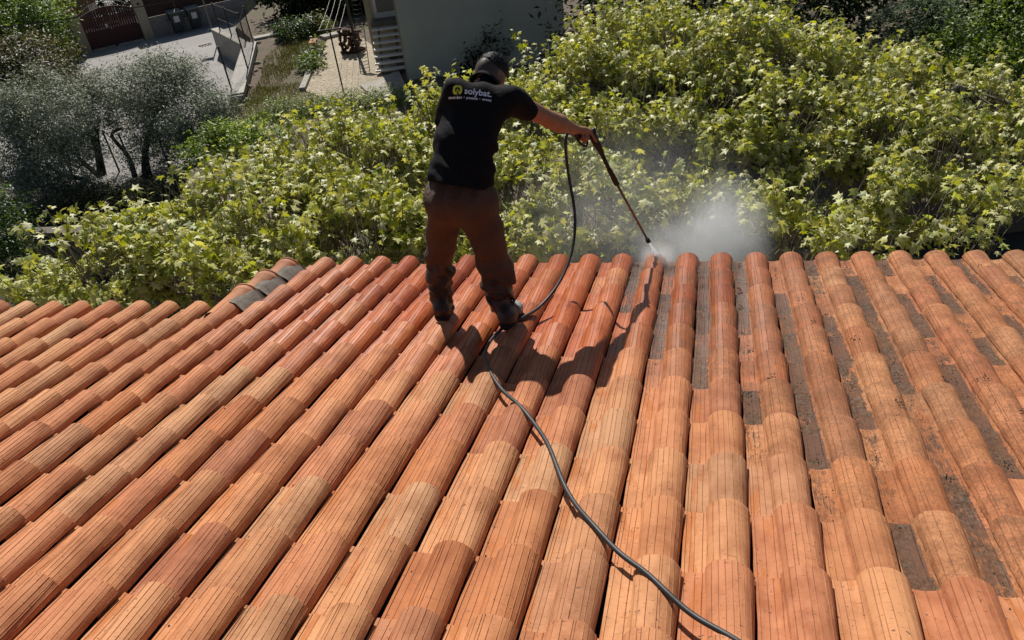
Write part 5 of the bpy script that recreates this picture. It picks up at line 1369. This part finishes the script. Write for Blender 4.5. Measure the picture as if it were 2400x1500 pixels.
if pn_ @ (CAM - pd_o) < 0: pn_ = -pn_
def lay(name, v, f, mat, dx, dy, lift=0.0022):
    out_ = []
    for p in v:
        w = pd_o + pr_ * (p[0] + dx) + pu_ * (p[1] + dy) + pn_ * 0.35
        hit, n_, _, _ = bvh.ray_cast(Vector(w), Vector(-pn_))
        out_.append(np.array(hit) + np.array(n_) * lift if hit is not None else w - pn_ * 0.35)
    put(name, new_mesh(name, np.array(out_) - base, f, False, mat), shirt)
tvv, tff = text_mesh('solybat.', 0.058, 0.0012)
wd = tvv[:, 0].max(); lay('logo_lettering', tvv * (0.148 / wd, 0.85, 1), tff, MAT['print_white'], -0.043, 0.004)
tvv, tff = text_mesh('savoir-faire  \u2022  proximit\u00e9  \u2022  s\u00e9r\u00e9nit\u00e9', 0.02, 0.0005)
wd = tvv[:, 0].max(); lay('tagline_lettering', tvv * (0.228 / wd, 0.95, 1), tff, MAT['print_white'], -0.122, -0.022)
# the emblem: a rounded yellow ring cut by a small roof stroke
n = 36; v = []; f = []
def sq(a, r, p=0.72): return (r * np.sign(math.cos(a)) * abs(math.cos(a)) ** p, r * np.sign(math.sin(a)) * abs(math.sin(a)) ** p)
for q in range(n):
    a = 2 * math.pi * q / n; v += [(*sq(a, 0.025), 0), (*sq(a, 0.0135), 0)]
for q in range(n):
    if q in (27, 28): continue
    q2 = (q + 1) % n; f.append((2 * q, 2 * q2, 2 * q2 + 1, 2 * q + 1))
lay('emblem_ring', np.array(v), f, MAT['print_yellow'], -0.080, 0.022)
v = [(-0.009, -0.003, 0), (-0.006, -0.006, 0), (0.0, 0.007, 0), (0.0, 0.001, 0), (0.009, -0.003, 0), (0.006, -0.006, 0), (-0.012, -0.008, 0), (0.016, -0.008, 0), (0.016, -0.0115, 0), (-0.012, -0.0115, 0)]
lay('emblem_roof', np.array(v), [(0, 1, 3, 2), (2, 3, 5, 4), (6, 9, 8, 7)], MAT['print_yellow'], -0.080, 0.022)

# ------------------------------------------------------------------ pressure washer lance, hose, water
lance = thing('washer_lance', tuple(gB_), 'black trigger gun with a coppery lance held in the man\'s right hand', 'pressure washer')
noz = PY(1521, 568, 4.64); g1 = PY(1392, 300, 4.57); g2 = PY(1404, 346, 4.575); g3 = PY(1426, 394, 4.585); g4 = PY(1447, 434, 4.60)
def part(name, mat, fn, sm=True):
    mb = MB(); fn(mb); return mb.build(name, mat, lance, sm)
part('grip', MAT['black_plastic'], lambda m: m.tube(catmull([gC, (gC * 0.5 + gB_ * 0.5) - UPV * 0.004, gB_], 4), [0.016, 0.0175, 0.018, 0.0175, 0.017, 0.0165, 0.017, 0.018, 0.02], 12))
part('gun_body', MAT['black_plastic'], lambda m: m.tube(catmull([g1, gB_, g2, g2 + (g3 - g2) * 0.35], 4), [0.010, 0.017, 0.021, 0.023, 0.024, 0.025, 0.025, 0.024, 0.022, 0.020, 0.0175, 0.016, 0.015], 12))
gside = nrm(gB_ - gC); gdn = nrm(np.cross(np.cross(gside, g3 - g1), gside)); gdn = gdn if gdn[2] < 0 else -gdn
ring = [gC + gside * 0.012 - UPV * 0.012 + gside * 0.045 * (1 - math.cos(a)) * 0.98 + nrm(g3 - g1) * 0.066 * math.sin(a) for a in np.linspace(0.0, math.pi, 15)]
part('trigger_guard', MAT['black_plastic'], lambda m: m.tube(ring, 0.0085, 8))
part('trigger', MAT['black_plastic'], lambda m: m.tube(catmull([gB_ - gside * 0.02 - UPV * 0.01, gB_ - gside * 0.028 + nrm(g3 - g1) * 0.03, gB_ - gside * 0.018 + nrm(g3 - g1) * 0.045], 4), 0.006, 8))
part('handle_tube', MAT['black_plastic'], lambda m: m.tube([g2 + (g3 - g2) * 0.3, g3], [0.0145, 0.0125], 12))
part('foam_grip', MAT['black_plastic'], lambda m: m.tube([g3, g3 + (g4 - g3) * 0.08, g3 + (g4 - g3) * 0.3, g3 + (g4 - g3) * 0.8, g4 - (g4 - g3) * 0.04, g4], [0.0125, 0.0165, 0.0175, 0.019, 0.0175, 0.011], 12))
part('lance_tube', MAT['brass'], lambda m: m.tube([g4, noz + (g4 - noz) * 0.08], [0.0085, 0.0075], 10))
nd = nrm(noz - g4)
nz_ = part('nozzle', MAT['black_plastic'], lambda m: m.tube([noz - nd * 0.036, noz - nd * 0.03, noz - nd * 0.006, noz], [0.010, 0.0155, 0.0165, 0.011], 12))
part('nozzle_collar', MAT['grey_metal'], lambda m: m.tube([noz - nd * 0.048, noz - nd * 0.034], [0.012, 0.013], 12))
part('hose_coupling', MAT['grey_metal'], lambda m: m.tube([gC - gside * 0.026, gC + gside * 0.004], [0.0115, 0.013], 10))
# hose: out of the coupling, down in a loop, under the boot and back up the roof
hp = [gC - gside * 0.024, gC - gside * 0.055 - UPV * 0.006, PY(1325, 340, 4.47), PY(1333, 415, 4.42), PY(1346, 485, 4.36), PY(1347, 550, 4.28), PY(1334, 612, 4.15), PY(1305, 672, 4.0), PY(1262, 722, 3.85),
      roof_px(1222, 746, .10), roof_px(1186, 774, .062), roof_px(1152, 806, .06), roof_px(1137, 832, .075)]
path = [(1140, 860), (1152, 890), (1172, 918), (1200, 948), (1230, 978), (1262, 1016), (1287, 1062), (1305, 1108), (1328, 1160), (1362, 1215), (1405, 1265), (1452, 1310), (1503, 1352), (1556, 1402), (1612, 1448), (1672, 1490), (1745, 1536), (1830, 1590)]
def surf_z(P):
    v_, u_, _ = to_roof(P); x = ((v_ - 0.2225 + 0.150) % PITCH); c = abs(x - 0.150)
    roll = 0.012 + 0.070 * math.sqrt(max(0, 1 - (c / 0.081) ** 2)) if c < 0.081 else 0.012
    return roll + 0.02
for (x, y) in path:
    p = roof_px(x, y, 0.085); hp.append(roof_px(x, y, 0.062 + 0.0 * surf_z(p)))
hp = catmull(hp, 14)
fixed = []
for k, p in enumerate(hp):
    v_, u_, z_ = to_roof(p)
    if k > 9 * 14 + 4:
        # the hose spans from roll to roll, sagging a little between them
        x = ((v_ - 0.2225 + PITCH / 2) % PITCH) - PITCH / 2
        z_ = 0.104 - 0.013 * (1 - math.cos(2 * math.pi * x / PITCH)) if False else 0.099 - 0.006 * (1 - math.cos(2 * math.pi * x / PITCH))
        # keep the sight line of the run while lifting it
    fixed.append(RP(v_, u_, z_))
fixed = np.array(fixed)
for _ in range(24): fixed[1:-1] = 0.25 * fixed[:-2] + 0.5 * fixed[1:-1] + 0.25 * fixed[2:]
mb = MB(); mb.tube(fixed, 0.0095, 12)
tag(mb.build('pressure_hose', MAT['hose'], None, True, off=tuple(fixed[0])), 'black rubber hose looping from the gun and trailing up over the roof tiles', 'hose')
# jet and mist
hit = roof_px(1541, 603, 0.085)
MAT['jet'] = None
M = NT('water_jet'); M.set(Base_Color=(0.92, 0.94, 0.96), Roughness=0.6, Alpha=0.9); M.b.inputs['Specular IOR Level'].default_value = 0.6; tr = M.n('ShaderNodeBsdfTranslucent'); tr.inputs[0].default_value = (0.95, 0.97, 1, 1); mx = M.n('ShaderNodeMixShader'); mx.inputs[0].default_value = 0.65; M.l(M.b.outputs[0], mx.inputs[1]); M.l(tr.outputs[0], mx.inputs[2]); M.l(mx.outputs[0], M.out.inputs[0]); MAT['jet'] = M.m
mb = MB(); c_ = catmull([noz, noz + (hit - noz) * 0.5 + UPV * 0.006, hit], 5); mb.tube(c_, np.linspace(0.005, 0.015, len(c_)), 9)
for k in range(130):
    d = nrm(rng.normal(0, 1, 3) + NRM * 1.0 + U * 0.4) * abs(rng.normal(0, 0.055)); p = hit + d; r = rng.uniform(0.0015, 0.004)
    mb.tube([p - (0, 0, r), p, p + (0, 0, r)], [r * 0.3, r, r * 0.3], 4)
tag(mb.build('water_jet', MAT['jet'], None, True, off=tuple(noz)), 'thin white water jet and droplets from the nozzle to the end tile', 'water jet', kind='stuff')
M = NT('spray_mist')
M.t.nodes.remove(M.b)
vol = M.n('ShaderNodeVolumePrincipled'); vol.inputs['Color'].default_value = (0.97, 0.985, 1, 1); vol.inputs['Anisotropy'].default_value = 0.25
co = M.coord('Object')
def blob(cx, cy, cz, rx, ry, rz, pw):
    m_ = M.n('ShaderNodeVectorMath', operation='SUBTRACT'); M.l(co, m_.inputs[0]); m_.inputs[1].default_value = (cx, cy, cz)
    d = M.n('ShaderNodeVectorMath', operation='DIVIDE'); M.l(m_.outputs[0], d.inputs[0]); d.inputs[1].default_value = (rx, ry, rz)
    l_ = M.n('ShaderNodeVectorMath', operation='LENGTH'); M.l(d.outputs[0], l_.inputs[0])
    return M.math('POWER', M.math('SUBTRACT', 1.0, l_.outputs['Value'], True), pw)
mc = PY(1540, 520, 5.3)
def loc_(x, y, d): return PY(x, y, d) - mc
b1_ = blob(*loc_(1640, 590, 5.15), 0.62, 0.55, 0.42, 1.5)
b2_ = blob(*loc_(1700, 540, 5.3), 0.42, 0.5, 0.5, 1.3)
b3_ = blob(*loc_(1480, 500, 5.4), 1.15, 0.7, 0.85, 1.2)
b4_ = blob(*hit - mc, 0.14, 0.14, 0.12, 1.5) if False else blob(*(hit - mc), 0.16, 0.16, 0.13, 1.5)
nz1 = M.ramp(M.noise(M.scalevec(co, (1, 1, 1.0)), 3.2, 5, 0.6, 0.6), [(0.32, 0.15), (0.7, 1.0)])
dens = M.math('ADD', M.math('ADD', M.math('MULTIPLY', b1_, 5.0), M.math('MULTIPLY', b2_, 5.0)), M.math('ADD', M.math('MULTIPLY', b3_, 0.65), M.math('MULTIPLY', b4_, 32.0)))
M.l(M.math('MULTIPLY', dens, nz1), vol.inputs['Density']); M.l(vol.outputs[0], M.out.inputs['Volume'])
MAT['mist'] = M.m
v, f = [], []; n1, n2 = 20, 12
for i in range(n2 + 1):
    for j in range(n1):
        th = math.pi * i / n2; ph = 2 * math.pi * j / n1
        v.append((1.35 * math.sin(th) * math.cos(ph), 0.85 * math.sin(th) * math.sin(ph), 1.0 * math.cos(th)))
for i in range(n2):
    for j in range(n1): f.append((i * n1 + j, (i + 1) * n1 + j, (i + 1) * n1 + (j + 1) % n1, i * n1 + (j + 1) % n1))
o = put('water_mist', new_mesh('water_mist', v, f, True, MAT['mist']), None, tuple(mc)); tag(o, 'white cloud of water mist drifting off the roof edge', 'mist', kind='stuff')
